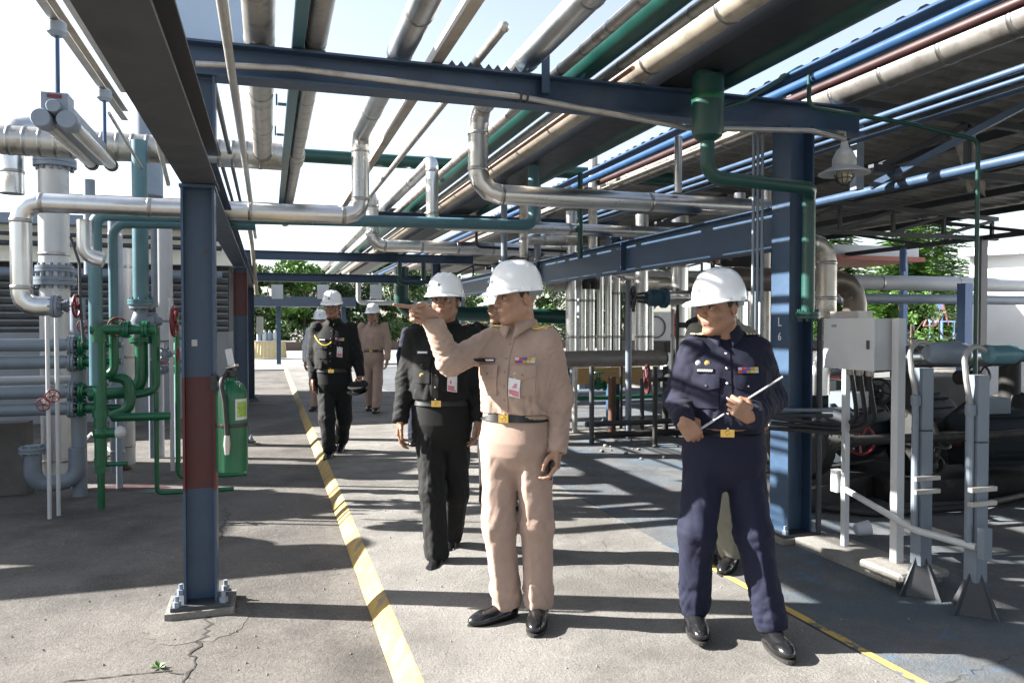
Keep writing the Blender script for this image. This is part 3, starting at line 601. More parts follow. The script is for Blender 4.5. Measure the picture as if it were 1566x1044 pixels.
# louvred building behind
lb_ = thing('louvre_building', 'low plant building with dark louvres and cream band behind the manifold', 'building', (-5, 13.6, ZL))
MB().box(-13, -.62, 13.6, 18, ZL, 1.32).build('wall', M('grey_wall', (.30, .31, .32), .8, 0, .1, 2), lb_, smooth=False)
MB().box(-13, -.62, 13.75, 18, 1.322, 2.4).build('louvre_backing', LOUVRE, lb_, smooth=False)
for i in range(9): MB().bar((-13, 13.68, 1.36 + i * .115), (-.63, 13.68, 1.36 + i * .115), .13, .02, (0, .55, 1)).build('louvre_slat', M('slat_grey', (.3, .31, .32), .6) if i == 0 else bpy.data.materials['slat_grey'], lb_, smooth=False)
for i, x in enumerate((-10, -7.4, -4.8, -2.2)): MB().box(x, x + .12, 13.55, 13.62, ZL, 2.4).build('pilaster', STEELL, lb_, smooth=False)
MB().box(-13, -.55, 13.5, 18, 2.402, 2.95).build('cream_band', CREAM, lb_, smooth=False)
MB().box(-13.2, -.5, 13.2, 18.2, 2.952, 3.1).build('roof_edge', STEELL, lb_, smooth=False)
for i, z in enumerate((2.52, 2.66, 2.80)): pipe('conduit', ('lower', 'middle', 'upper')[i] + ' grey pipe running along the cream band of the louvred building', [(-13, 13.3, z - .3 * (i == 0)), (-.7, 13.3, z - .3 * (i == 0))], (.07, .04, .03)[i], (GREYP, STEELD, STEELD)[i])
# tubular lamp on hangers
def tube_lamp():
    t = thing('twin_tube_lamp', 'twin-tube explosion-proof lamp hanging from rods at upper left', 'lamp', (-1.095, 4.8, 2.54))
    xs = (-1.157, -1.034); z = 2.55; ya, yb = 4.74, 5.98
    for x in xs:
        MB().lathe([(.046, 0), (.051, .01), (.051, .10), (.045, .12), (.042, .16)], (x, ya, z), (0, 1, 0), 20).build('end_cap', STEELL, t)
        MB().lathe([(.044, 0), (.044, .05), (.03, .07)], (x, yb, z), (0, 1, 0), 18).build('end_collar', BLACKP, t)
        MB().cyl((x, ya + .14, z), (x, yb + .01, z), .037, n=18).build('glass_tube', GLASS_W, t)
    MB().lathe([(.032, 0), (.036, .01), (.036, .12), (.03, .14)], (-1.095, ya - .01, z + .065), (0, 1, 0), 18).build('junction_cap', STEELL, t)
    MB().box(-1.16, -1.03, ya + .03, ya + .17, z + .045, z + .145).build('housing', STEELL, t, sharp=20)
    MB().box(-1.132, -1.057, ya + .1, yb + .02, z - .01, z + .05).build('spine', GREYP, t, smooth=False)
    MB().box(-1.13, -1.06, ya + .026, ya + .029, z + .115, z + .135).build('rating_plate', REDW, t, smooth=False)
    for y in (ya + .1, yb + .15): MB().cyl((-1.095, y, z + .1), (-1.095, y, z + .5), .013, n=10).build('hanger_rod', BLUE, t); MB().lathe([(.03, 0), (.05, .02), (.05, .07), (.03, .09)], (-1.095, y, z + .47), n=14).build('hanger_socket', STEELL, t)
    MB().bar((-1.095, ya + .14, z + .14), (-1.095, yb + .18, z + .14), .02, .05).build('tie_bar', GREYP, t, smooth=False)
tube_lamp()
st = thing('strut_rail', 'galvanised twin strut rail above the tubular lamp', 'rail', (-1.09, 5.1, 3.1))
MB().chan((-1.125, 4.42, 3.14), (-1.125, 7.0, 3.14), .08, .05, .006).build('channel', CABLE, st, smooth=False); MB().chan((-1.0, 4.46, 3.16), (-1.0, 6.2, 3.16), .10, .05, .006).build('channel', CABLE, st, smooth=False)
MB().box(-1.18, -.96, 4.5, 4.64, 3.22, 3.24).build('end_plate', STEELL, st, smooth=False)
pipe('conduit', 'thin conduit running beside the strut rail at upper left', [(-.78, 1.5, 2.86), (-.78, 6.2, 2.86), (-.78, 7.0, 2.6)], .018, CABLE, bend=.2)
pipe('conduit', 'second thin conduit beside the strut rail, nearer the dark beam', [(-.70, 3.4, 2.78), (-.70, 6.3, 2.74)], .012, CABLE)
pipe('conduit', 'thin conduit running under the tubular lamp rail to the manifold', [(-1.06, 6.1, 2.93), (-1.04, 7.5, 2.8)], .012, CABLE)
tag(MB().box(-.52, -.13, 4.9, 5.3, 3.0, 3.9).build('junction_panel', M('pale_blue_panel', (.42, .53, .68), .5, 0, .05, 4), sharp=20), 'pale blue panel standing above the front beam at left', 'panel')
# ------------------------------------------------------------- extinguisher
def extinguisher():
    x, y = XL + .163, ROW[0] - .1; z0 = .655
    t = thing('fire_extinguisher', 'green fire extinguisher hanging on the red-banded column', 'extinguisher', (x, y, z0))
    MB().lathe([(.07, 0), (.08, .012), (.08, .40), (.077, .435), (.06, .468), (.03, .488), (.024, .51)], (x, y, z0), n=28).build('cylinder', GREENB, t)
    MB().lathe([(.026, .505), (.03, .51), (.03, .545), (.018, .555)], (x, y, z0), n=14).build('valve_head', BLACKP, t)
    MB().bar((x - .02, y, z0 + .555), (x + .03, y - .09, z0 + .575), .02, .012).build('handle', CABLE, t, smooth=False)
    MB().bar((x + .0, y, z0 + .57), (x - .015, y + .01, z0 + .655), .035, .012).build('lever', WHITEP, t, smooth=False)
    MB().tube([(x - .02, y - .02, z0 + .53), (x - .05, y - .083, z0 + .49), (x - .03, y - .096, z0 + .38), (x - .02, y - .093, z0 + .2)], .012, 10, .05, 5).build('hose', RUBBER, t)
    MB().lathe([(.012, 0), (.018, .05), (.014, .1)], (x - .02, y - .095, z0 + .11), n=12).build('nozzle', CABLE, t)
    MB().lathe([(.0812, .245), (.0825, .25), (.0825, .262), (.0812, .267)], (x, y, z0), n=28, caps=False).build('strap', BLACKP, t)
    # curved label wrapped on the cylinder
    def wrap(a0, a1, z1, z2, rr, name, mat, par=t, n=8):
        vs = []; 
        for i in range(n + 1):
            a = a0 + (a1 - a0) * i / n
            for zz in (z1, z2): vs.append((x + math.cos(a) * rr, y + math.sin(a) * rr, z0 + zz))
        return MB().add(vs, [(2 * i, 2 * i + 2, 2 * i + 3, 2 * i + 1) for i in range(n)]).build(name, mat, par)
    wrap(R(-75), R(-20), .285, .395, .0806, 'label_sheet', WHITEP)
    wrap(R(-68), R(-24), .30, .38, .0812, 'label_print', M('label_green_print', (.25, .4, .06), .5, 0, .5, 90))
    MB().bar((XL + .085, y + .02, z0 + .5), (x - .06, y + .02, z0 + .5), .03, .03).build('hook_bracket', BLACKP, t, smooth=False)
    MB().box(XL + .06, XL + .09, y - .02, y + .1, z0 + .44, z0 + .52).build('bracket_plate', BLACKP, t, smooth=False)
extinguisher()

# ------------------------------------------------------------- far end
for i, px in enumerate((424, 494, 575)):
    a = at(px - 9, 435, 16.38); b = at(px + 9, 457, 16.38)
    tag(MB().box(a.x, b.x, 16.37, 16.385, b.z, a.z).build('notice_board', WALLW, smooth=False), ('leftmost white board hanging from the far crossbeam', 'middle white board hanging from the far crossbeam', 'rightmost white board hanging from the far crossbeam')[i], 'notice board')
a = at(392, 484, 16.3); b = at(403, 511, 16.3); tag(MB().box(a.x, b.x, 16.25, 16.4, b.z, a.z).build('wall_box', CREAM, smooth=False), 'pale cream box on the third left column', 'box')
# covered table on the road
pt = gnd(413, 548, -.03); t = thing('skirted_table', 'small table with a pleated cream skirt at the far end of the walkway', 'table', pt)
ring = [[pt + Vector(((.62 + .03 * s_) * math.cos(a) * (1 + .035 * math.cos(26 * a)) * (1.05 if s_ else 1), (.35 + .03 * s_) * math.sin(a) * (1 + .035 * math.cos(26 * a)), z)) for a in [2 * math.pi * j / 130 for j in range(130)]] for s_, z in ((1, .02), (0, .74))]
MB().rings(ring).build('pleated_skirt', M('cream_cloth', (.62, .52, .3), .8, 0, .1, 8), t); MB().box(pt.x - .66, pt.x + .66, pt.y - .38, pt.y + .38, .71, .735).build('tabletop', WHITEP, t, smooth=False)
t = thing('water_bottle_pack', 'blue and white packs standing on the far skirted table', 'packs', pt + Vector((-.3, 0, .735)))
for i in range(4): MB().lathe([(.09, 0), (.1, .05), (.1, .34), (.04, .44), (.04, .5)], pt + Vector((-.45 + i * .22, 0, .736)), n=12).build('bottle', (STEELL, WHITEP)[i % 2], t)
tag(MB().lathe([(.18, 0), (.22, .1), (.22, .5), (.1, .62)], pt + Vector((-.95, .1, 0)), n=14).build('green_bin', GREENB), 'small green bin beside the far skirted table', 'bin')
# far overhead bridge and bits
tag(MB().box(-2, 3.2, 30, 31.5, 2.12, 2.48).build('far_bridge', M('far_dark_blue', (.06, .08, .12), .6), smooth=False), 'dark blue bridge girder crossing far behind the walkway', 'bridge')
for i, x in enumerate((-1.8, .3, 2.7)): tag(MB().box(x, x + .16, 30.4, 30.56, -.05, 2.12).build('bridge_post', STEEL, smooth=False), ('left post of the far dark blue bridge', 'middle post of the far dark blue bridge', 'right post of the far dark blue bridge')[i], 'post')
pipe('small_pipe', 'white pipe loop behind the far officers', [(2.2, 20, 2.7), (2.2, 20, 2.0), (4.6, 20, 2.0)], .06, WHITEP, bend=.12)
pipe('green_pipe', 'thick dark green pipe bending down behind the far tan officer', [(2.9, 17.6, 2.75), (2.9, 17.6, 1.85), (3.3, 17.6, 1.72), (8, 17.6, 1.6)], .17, GREEND, bend=.35)
pipe('green_pipe', 'thin green frame pipe hanging below the far beams, left leg', [(2.6, 16.0, 2.75), (2.6, 16.0, 2.3), (3.1, 16.0, 2.3), (3.1, 16.0, 2.75)], .05, GREEND, bend=.1)
for i, (x0, y0, x1) in enumerate(((3.9, 13.0, 3.9), (4.2, 14.5, 4.2))): pipe('thin_post', ('slim pale post seen between the two front helmets', 'slim pale post farther behind the front helmets')[i], [(x0, y0, 0), (x0, y0, 2.6)], .05, STEELL)

for nm_, lab, px_, py_, rx, ry, col_ in (('oil_stain', '', 200, 745, .42, .16, (.05, .018, .016)), ('paint_spill', '', 232, 752, .09, .05, (.03, .16, .12))):
    c0 = gnd(px_, py_, ZL); vs = [c0 + Vector((0, 0, .003))]; n_ = 26
    for i in range(n_): a_ = 2 * math.pi * i / n_; k_ = random.uniform(.7, 1.15); vs.append(c0 + Vector((math.cos(a_) * rx * k_, math.sin(a_) * ry * k_, .003 + .0002 * len(nm_))))
    MB().add(vs, [(0, i + 1, (i + 1) % n_ + 1) for i in range(n_)]).build(nm_, M(nm_, col_, .6, 0, .3, 12), pave, smooth=False)
# ------------------------------------------------------------- canopy on the right
roof = thing('canopy_roof', 'corrugated canopy roof over the pumps on the right', 'roof', (7, 8, 3))
X0, X1, Zr0, Zr1 = 3.92, 10.4, 3.40, 3.15
shm = None
for i in range(29):
    y0 = -2 + i * 1.0
    if shm is None:
        vs = []; per = 5
        for k in range(per * 4 + 1):
            u = k / (per * 4); dz = (0, .03, .03, 0)[k % 4] if True else 0
            for x, z in ((X0, Zr0), (X1, Zr1)): vs.append((x, u * 1.02, z + dz))
        fs = [(2 * k, 2 * k + 1, 2 * k + 3, 2 * k + 2) for k in range(per * 4)]
        shm = bpy.data.meshes.new('roof_sheet'); shm.from_pydata(vs, [], fs); shm.materials.append(ROOFM)
        link('roof_sheet', shm, None, roof, Vector((0, y0, 0)) - WL[roof.name])
    else: link('roof_sheet', shm, None, roof, Vector((0, y0, .004 * (i % 2))) - WL[roof.name])
for i in range(6):
    x = X0 + .25 + i * 1.2; z = Zr0 + (Zr1 - Zr0) * (x - X0) / (X1 - X0) - .06
    MB().chan((x, -2, z), (x, 27, z), .09, .05, .005).build('purlin', STEELD, roof, smooth=False)
for i, y in enumerate((2.2, 5.2, 8.9, 13, 17, 22)):
    zt = lambda x: Zr0 + (Zr1 - Zr0) * (x - X0) / (X1 - X0) - .14
    MB().bar((X0, y, zt(X0)), (X1, y, zt(X1)), .06, .06).build('rafter', STEELD, roof, smooth=False)
    MB().bar((X0 + .8, y, 2.72), (X1, y, 2.72), .06, .06).build('bottom_chord', STEELD, roof, smooth=False)
    n = 6
    for k in range(n):
        xa = X0 + .9 + k * (X1 - X0 - 1) / n; xb = X0 + .9 + (k + 1) * (X1 - X0 - 1) / n
        MB().bar((xa, y, 2.75), (xb, y, zt(xb) - .04), .045, .045).build('brace', STEELD, roof, smooth=False)
        MB().bar((xb, y, 2.75), (xb, y, zt(xb) - .04), .045, .045).build('brace', STEELD, roof, smooth=False)
# longitudinal truss along the eave
MB().bar((10.1, 0, 2.72), (10.1, 27, 2.72), .07, .07).build('eave_chord', STEELD, roof, smooth=False)
for k in range(14):
    y = 1 + k * 1.8; MB().bar((10.1, y, 2.74), (10.1, y + 1.8, 3.12), .05, .05).build('brace', STEELD, roof, smooth=False)
for i, (x, y) in enumerate(((10.1, 8.9), (10.1, 17), (5.4, 13), (10.1, 22), (5.4, 22))):
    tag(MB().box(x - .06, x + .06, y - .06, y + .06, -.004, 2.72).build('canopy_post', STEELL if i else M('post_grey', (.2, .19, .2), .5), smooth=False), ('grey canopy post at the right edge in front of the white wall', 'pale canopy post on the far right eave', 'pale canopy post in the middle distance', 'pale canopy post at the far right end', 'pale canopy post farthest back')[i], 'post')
pipe('small_pipe', 'pale chord pipe running under the canopy on the right', [(5.0, .5, 2.6), (5.0, 12, 2.6)], .04, STEEL)
for i, (x, z, r) in enumerate(((4.3, 2.97, .022), (4.28, 2.90, .016), (4.36, 2.86, .016))):
    pipe('conduit', ('upper blue-grey conduit under the canopy edge', 'middle blue-grey conduit under the canopy edge', 'lower blue-grey conduit under the canopy edge')[i], [(x, -.5, z), (x, 14, z)], r, STEEL)
pipe('conduit', 'curved conduit bending down under the canopy at far right', [(5.6, 2.0, 2.75), (5.0, 3.4, 2.75), (4.75, 3.7, 2.68), (4.9, 4.0, 2.62), (5.6, 3.6, 2.62)], .014, STEELL, bend=.12)
t = tag(MB().bar((4.85, 5.35, 2.6), (5.6, 4.2, 3.22), .05, .05).build('diagonal_brace', STEEL, smooth=False), 'steel diagonal brace under the canopy, lit at its lower end', 'brace')
tag(MB().box(4.40, 4.47, 5.0, 5.07, 2.5, 3.0).build('hanger_plate', STEELL, smooth=False), 'pale grey hanger plate under the canopy behind the caged lamp', 'hanger')
# ragged lagging hanging from roof
rg = MB(); 
pts = [(5.9, 5.4, 3.2), (6.1, 5.5, 3.0), (6.3, 5.6, 2.7)]
rg.tube(pts, [.1, .08, .07], 10); o = rg.build('torn_lagging', M('torn_lagging', (.38, .35, .3), .8, 0, .3, 12, .8, 20)); tag(o, 'torn pale pipe lagging hanging under the canopy', 'lagging')
for v in o.data.vertices: v.co += Vector((random.gauss(0, .02), random.gauss(0, .02), random.gauss(0, .03)))
# caged lamp
lp = at(1291, 262, 4.35); t = thing('caged_lamp', 'caged industrial pendant lamp with wide shade right of column L 6', 'lamp', lp)
MB().lathe([(.07, .02), (.078, .05), (.074, .09), (.05, .14), (.028, .16), (.022, .2)], lp, n=18).build('lamp_head', M('lamp_white', (.6, .6, .58), .6, 0, .2, 20), t)
MB().lathe([(.07, .035), (.1, .022), (.165, -.012), (.168, -.02), (.1, .008), (.07, .02)], lp, n=28, caps=False).build('shade', WHITEP, t)
MB().sphere(lp + Vector((0, 0, -.025)), .052, sc=(1, 1, 1.1)).build('glass_globe', M('lamp_globe', (.55, .5, .38), .1), t)
cg = MB()
for i in range(5): 
    a = math.pi * i / 5; cg.tube([lp + Vector((math.cos(a) * .062 * math.cos(b), math.sin(a) * .062 * math.cos(b), -.02 - .075 * math.sin(b))) for b in np.linspace(0, math.pi, 9)], .003, 5)
cg.torus(lp + Vector((0, 0, -.05)), (0, 0, 1), .056, .003, 18, 5); cg.build('wire_cage', STEELD, t)
MB().tube([lp + Vector((0, 0, .19)), lp + Vector((0, 0, .26)), lp + Vector((-.06, 0, .26))], .013, 8).build('stem', CABLE, t)
# green drip pot and its pipework
vx, vy = 2.53, 4.12
t = thing('drip_pot', 'dark green drip pot hung on the front beam with pipe below', 'vessel', (vx, vy, 2.5))
MB().lathe([(.04, .0), (.085, .03), (.095, .07), (.095, .385), (.06, .40), (.055, .41)], (vx, vy, 2.54), n=22).build('pot', GREEND, t)
MB().lathe([(.06, .38), (.06, .45), (.05, .455)], (vx - .03, vy, 2.54), n=18).build('upper_neck', GREEND, t)
MB().lathe([(.0965, .24), (.098, .245), (.098, .275), (.0965, .28)], (vx, vy, 2.54), n=22, caps=False).build('band', GREENB, t)
pipe('drain_pipe', '', [(vx, vy, 2.56), (vx, vy, 2.33), (3.27, vy, 2.30), (3.34, 4.22, 2.28), (3.34, 4.22, 1.52)], .042, GREEND, bend=.09, parent=t)
flange(t, (3.34, 4.22, 1.5), (0, 0, 1), .075, GREEND)
pipe('green_pipe', 'thin dark green instrument line from the drip pot across to the right', [(vx + .08, vy, 2.74), (vx + .25, vy, 2.80), (3.17, 4.1, 3.04), (3.24, 4.1, 3.04), (3.24, 4.1, 2.80), (4.0, 4.05, 2.74), (4.50, 4.0, 2.66), (4.50, 4.0, -.004)], .014, GREEND, bend=.06)
# conduits on column L6
for i in range(3):
    x = 3.18 + i * .028; pipe('conduit', ('left', 'middle', 'right')[i] + ' of three slim vertical conduits beside column L 6', [(x, ROW[0] + .12 - .01 * i, 2.74), (x, ROW[0] + .12 - .01 * i, 1.3)], .0105, STEELL, n=8)
dp = pipe('down_pipe', 'dark downpipe fixed to the back of column L 6', [(3.50, 4.3, 1.48), (3.50, 4.3, 0)], .018, STEELD)
wheel(dp, (3.46, 4.16, 1.42), (.5, -1, 0), .035, REDW)
# bundle of cables coming from column to the box
for i in range(3):
    pts = [(3.0, 4.12 + i * .02, .86 - i * .035), (3.5, 4.1 - i * .04, .79 - i * .02), (3.46 + .02 * i, 3.90 - .05 * i, .86), (3.40, 3.88 - .07 * i, 1.1), (3.38, 3.88 - .08 * i, 1.19)]
    o = pipe('armoured_cable', ('outermost armoured cable curving up into the white control box', 'middle armoured cable curving up into the white control box', 'innermost armoured cable curving up into the white control box')[i], pts, .014, BLACKP, bend=.12)
    MB().lathe([(.017, 0), (.022, .01), (.022, .045), (.012, .05)], (3.38, 3.88 - .08 * i, 1.135), n=12).build('cable_gland', CABLE, o)
for i, z in enumerate((.90, .865, .80)):
    pipe('conduit', ('upper', 'middle', 'lower')[i] + ' grey horizontal conduit strapped to column L 6', [(2.86 + .1 * i, 4.24, z), (3.52, 4.2, z - .02)], .013, (GREYP, STEELD, WHITEP)[i])
# control box on posts
t = thing('control_box', 'white steel control box on two posts right of column L 6', 'control box', (3.45, 3.8, 0))
bx0, bx1, by0, by1, bz0, bz1 = 3.27, 3.42, 3.55, 3.96, 1.18, 1.475
m = MB().box(bx0, bx1, by0, by1, bz0, bz1); o = m.build('cabinet', WHITEP, t, smooth=False); bv = o.modifiers.new('b', 'BEVEL'); bv.width = .006; bv.segments = 2
o = MB().box(bx0 - .018, bx0 - .003, by0 - .004, by1 + .004, bz0 - .004, bz1 + .004).build('cabinet_door', WHITEP, t, smooth=False); bv = o.modifiers.new('b', 'BEVEL'); bv.width = .004; bv.segments = 2
MB().box(bx0 + .01, bx0 + .11, by0 + .15, by1 - .02, bz1, bz1 + .045).build('top_plenum', CABLE, t, smooth=False)
MB().box(bx0 - .021, bx0 - .0185, by0 + .30, by0 + .34, bz1 - .05, bz1 - .035).build('name_plate', STEELL, t, smooth=False)
MB().box(bx0 - .024, bx0 - .018, by0 + .03, by0 + .05, 1.3, 1.35).build('door_latch', STEELD, t, smooth=False)
MB().box(3.44, 3.475, 3.985, 4.02, .05, 1.475).build('post', WHITEP, t, smooth=False)
MB().box(3.36, 3.41, 3.48, 3.53, .10, 1.475).build('post', WHITEP, t, smooth=False)
tag(MB().box(3.28, 3.6, 3.40, 4.25, -.003, .05).build('plinth', KERBC, smooth=False), 'low concrete plinth under the control box posts, rear', 'plinth')
o = tag(MB().box(3.22, 3.56, 3.30, 3.62, .0502, .10).build('plinth', KERBC, smooth=False), 'concrete block under the front white post', 'plinth'); bv = o.modifiers.new('b', 'BEVEL'); bv.width = .015
# grey instrument posts
def inst_post(x, y, zt, label, dev):
    t = thing('instrument_post', label, 'post', (x, y, 0)); s = .036
    MB().box(x - s, x + s, y - s, y + s, .16, zt).build('post', GREYP, t, smooth=False)
    MB().add([(x - .11, y, 0), (x, y - .11, 0), (x + .11, y, 0), (x, y + .11, 0)] + [(x - s, y, .2), (x, y - s, .2), (x + s, y, .2), (x, y + s, .2)], [(0, 1, 5, 4), (1, 2, 6, 5), (2, 3, 7, 6), (3, 0, 4, 7), (4, 5, 6, 7)]).build('foot', BLACKP, t, smooth=False)
    for k in range(4):
        a = math.pi / 2 * k; q = Vector((math.cos(a), math.sin(a), 0)); w = Vector((-q.y, q.x, 0)) * .004
        c = Vector((x, y, 0)); MB().add([c + q * .14 + w, c + q * .14 - w, c + q * .03 - w + Vector((0, 0, .21)), c + q * .03 + w + Vector((0, 0, .21)), c + q * .02 + w, c + q * .02 - w], [(0, 1, 2, 3), (0, 3, 4), (1, 5, 2), (4, 3, 2, 5)]).build('gusset', STEELD, t, smooth=False)
    x2 = x - .055
    MB().tube([(x2, y - .01, .35), (x2, y - .01, zt - .2)], .017, 10).build('conduit', GREYP, t)
    MB().lathe([(.022, 0), (.026, .01), (.026, .05), (.018, .06)], (x2, y - .01, zt - .2), n=12).build('gland', GREYP, t)
    MB().tube([(x2, y - .01, zt - .15), (x2 - .03, y - .01, zt - .02), (x2 - .035, y, zt + .1), (x2 + .03, y, zt + .15), (x + .05, y, zt + .12)], .0135, 10, .07, 5).build('flexible_conduit', M('flex_grey', (.3, .3, .3), .5, .3, .1, 30), t)
    for z in (.55, .62): MB().box(x - .1, x + .06, y - s - .03, y - s - .003, z, z + .022).build('strut_clip', CABLE, t, smooth=False)
    MB().torus((x, y, zt - .33), (0, 0, 1), .05, .004, 16, 6).build('strap', STEELD, t)
    for d in dev:
        MB().lathe(d[2], (x + d[0][0], y + d[0][1], zt + d[0][2]), d[1], 20).build(d[3], d[4], t)
    return t
inst_post(3.33, 3.28, 1.21, 'grey instrument post with round transmitter head, left of two', [((.02, 0, .08), (1, -.15, 0), [(.035, 0), (.05, .02), (.06, .08), (.062, .18), (.05, .2), (.05, .23), (.042, .24)], 'transmitter', GREYP)])
inst_post(3.37, 2.98, 1.19, 'grey instrument post with green transmitter head at right', [((.05, 0, .10), (1, -.1, 0), [(.03, 0), (.045, .02), (.048, .16), (.03, .18), (.028, .22)], 'transmitter', TEAL)])
o = pipe('handrail_pipe', 'pale horizontal pipe linking the control box post and instrument posts', [(3.46, 4.03, .41), (3.33, 3.50, .37), (3.26, 3.24, .355), (3.32, 2.93, .345)], .019, WHITEP, bend=.1)
MB().box(3.42, 3.48, 4.03, 4.09, .38, .52).build('switch_box', WHITEP, o, smooth=False); MB().box(3.30, 3.35, 2.87, 2.91, .3, .45).build('switch_box', GREYP, o, smooth=False)
tag(MB().lathe([(.035, 0), (.042, .005), (.05, .09), (.053, .095)], gnd(1308, 822) + Vector((0, 0, .055)), (.9, -.3, .15), 14).build('plastic_cup', M('clear_cup', (.6, .62, .65), .3)), 'discarded plastic cup on the plinth by the white post', 'cup')
# pumps and motors
def pump(x, y, label, s=1., ang=0):
    t = thing('pump_set', label, 'pump', (x, y, 0), ang)
    w = WL[t.name]
    def P(m, n, mat, **k):
        o = m.build(n, mat, None, origin=(0, 0, 0), **k); o.parent = t; return o
    P(MB().box(-.7 * s, .75 * s, -.28 * s, .28 * s, 0, .16 * s), 'plinth', DARKM, smooth=False)
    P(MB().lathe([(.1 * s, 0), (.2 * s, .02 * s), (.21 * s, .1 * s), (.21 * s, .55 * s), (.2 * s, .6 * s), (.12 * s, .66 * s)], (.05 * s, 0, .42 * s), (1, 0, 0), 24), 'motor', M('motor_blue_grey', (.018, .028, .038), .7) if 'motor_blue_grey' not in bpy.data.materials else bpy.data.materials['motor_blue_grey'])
    for k in range(14):
        a = 2 * math.pi * k / 14; d = Vector((0, math.cos(a), math.sin(a)))
        P(MB().bar(Vector((.14 * s, 0, .42 * s)) + d * .22 * s, Vector((.58 * s, 0, .42 * s)) + d * .22 * s, .012 * s, .035 * s, d), 'cooling_fin', bpy.data.materials['motor_blue_grey'], smooth=False)
    P(MB().box(.2 * s, .42 * s, -.1 * s, .1 * s, .62 * s, .74 * s), 'terminal_box', GREYP, smooth=False)
    P(MB().lathe([(.08 * s, 0), (.24 * s, .04 * s), (.26 * s, .14 * s), (.22 * s, .2 * s), (.1 * s, .26 * s)], (-.45 * s, 0, .4 * s), (1, 0, 0), 24), 'volute', DARKM)
    P(MB().cyl((-.2 * s, 0, .42 * s), (.08 * s, 0, .42 * s), .06 * s), 'coupling', RUST)
    P(MB().tube([(-.36 * s, 0, .6 * s), (-.36 * s, 0, .95 * s)], .08 * s, 16), 'discharge', DARKM)
    P(MB().lathe([(.14 * s, 0), (.14 * s, .04 * s)], (-.36 * s, 0, .9 * s), n=18), 'discharge_flange', DARKM)
    return t
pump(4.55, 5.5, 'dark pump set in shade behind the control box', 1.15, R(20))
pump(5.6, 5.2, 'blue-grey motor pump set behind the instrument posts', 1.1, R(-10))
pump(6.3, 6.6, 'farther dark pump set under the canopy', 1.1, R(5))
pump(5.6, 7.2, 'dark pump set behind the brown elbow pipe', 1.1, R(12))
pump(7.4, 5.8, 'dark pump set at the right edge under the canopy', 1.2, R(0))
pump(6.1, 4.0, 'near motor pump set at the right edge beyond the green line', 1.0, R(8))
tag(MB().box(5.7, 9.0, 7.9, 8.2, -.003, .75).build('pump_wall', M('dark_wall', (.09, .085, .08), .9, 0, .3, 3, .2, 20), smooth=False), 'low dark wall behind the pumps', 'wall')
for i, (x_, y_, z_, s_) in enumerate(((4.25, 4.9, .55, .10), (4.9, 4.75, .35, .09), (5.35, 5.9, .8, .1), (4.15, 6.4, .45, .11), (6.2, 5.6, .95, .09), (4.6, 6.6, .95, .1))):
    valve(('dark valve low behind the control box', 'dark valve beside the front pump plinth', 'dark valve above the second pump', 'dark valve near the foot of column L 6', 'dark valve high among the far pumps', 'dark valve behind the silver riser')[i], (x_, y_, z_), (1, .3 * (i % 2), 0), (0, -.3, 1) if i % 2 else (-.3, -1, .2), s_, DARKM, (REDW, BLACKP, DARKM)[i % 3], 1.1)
for i, pts_ in enumerate(([(3.9, 5.1, .05), (4.3, 4.7, .03), (5.2, 4.6, .04), (6.5, 4.9, .05)], [(4.2, 5.9, .9), (4.5, 5.5, .5), (5.4, 5.3, .45), (6.4, 5.6, .8)], [(4.0, 6.9, 1.1), (5.2, 6.6, .95), (7.0, 6.8, 1.0)], [(4.0, 4.6, .6), (5.4, 4.5, .6), (8.0, 4.7, .6)])):
    pipe('process_line', ('dark hose lying along the pump plinths', 'dark bent line over the pump couplings', 'grey line high behind the pumps', 'straight dark line in front of the pumps')[i], pts_, (.03, .04, .05, .035)[i], (RUBBER, DARKM, GREYP, DARKM)[i], bend=.15)
# silver ducts behind the box
pipe('insulated_pipe', 'tall silver jacketed riser with elbow above the control box', [(3.9, 5.6, 2.14), (4.62, 5.6, 2.14), (4.62, 5.6, 1.5)], .085, DULL, bend=.16, gore=True, bands=.5)
pipe('insulated_pipe', 'brown jacketed elbow pipe behind the control box', [(3.9, 6.2, 1.86), (5.45, 6.2, 1.86), (5.45, 6.2, 1.2)], .11, M('brown_jacket', (.16, .13, .11), .35, .5, .2, 5, .1, 12), bend=.22, gore=True)
pipe('insulated_pipe', 'horizontal silver jacketed pipe behind the transmitter heads', [(4.05, 5.0, .9), (4.05, 5.0, 1.18), (5.9, 5.0, 1.18)], .09, SILVER, bend=.15, gore=True, bands=.6)
# header coil in the middle distance
YC = 9.3
hd = pipe('header_pipe', 'rusty grey horizontal header under the row of silver vertical pipes', [(3.55, YC, .995), (5.05, YC, .995)], .108, M('rusty_grey_header', (.2, .185, .17), .5, .4, .2, 5, .1, 20, c3=(.12, .06, .03), c3mix=(.55, .7), c3scale=5), bands=0)
MB().lathe([(.108, 0), (.1, .03), (.06, .05), (.005, .055)], (5.05, YC, .995), (1, 0, 0), 18).build('end_cap', DARKM, hd)
for i, (px, w_, zt) in enumerate(((876, 16, 2.9), (893.5, 11, 1.95), (906.5, 11, 1.95), (920.5, 10, 2.3), (933, 10, 2.3), (946, 10, 2.05), (984, 20, 2.9), (1042, 26, 2.9), (998, 9, 1.9))):
    x = at(px, 470, YC).x; r = w_ * 9.5 / 1185 / 2 * 1.12
    pipe('insulated_pipe', ('first tall silver vertical pipe at the left of the coil', 'first short silver coil pipe', 'second short silver coil pipe beside the first', 'third silver coil pipe, rising past the elbow', 'fourth silver coil pipe', 'fifth silver coil pipe beside the blue-grey post', 'tall silver riser right of the blue-grey post', 'tallest wide silver riser behind the black handwheel', 'slim silver coil pipe right of the tall riser')[i], [(x, YC + .05, 1.08 if i != 7 else .6), (x, YC + .05, zt)], r, SILVER, bands=.42)
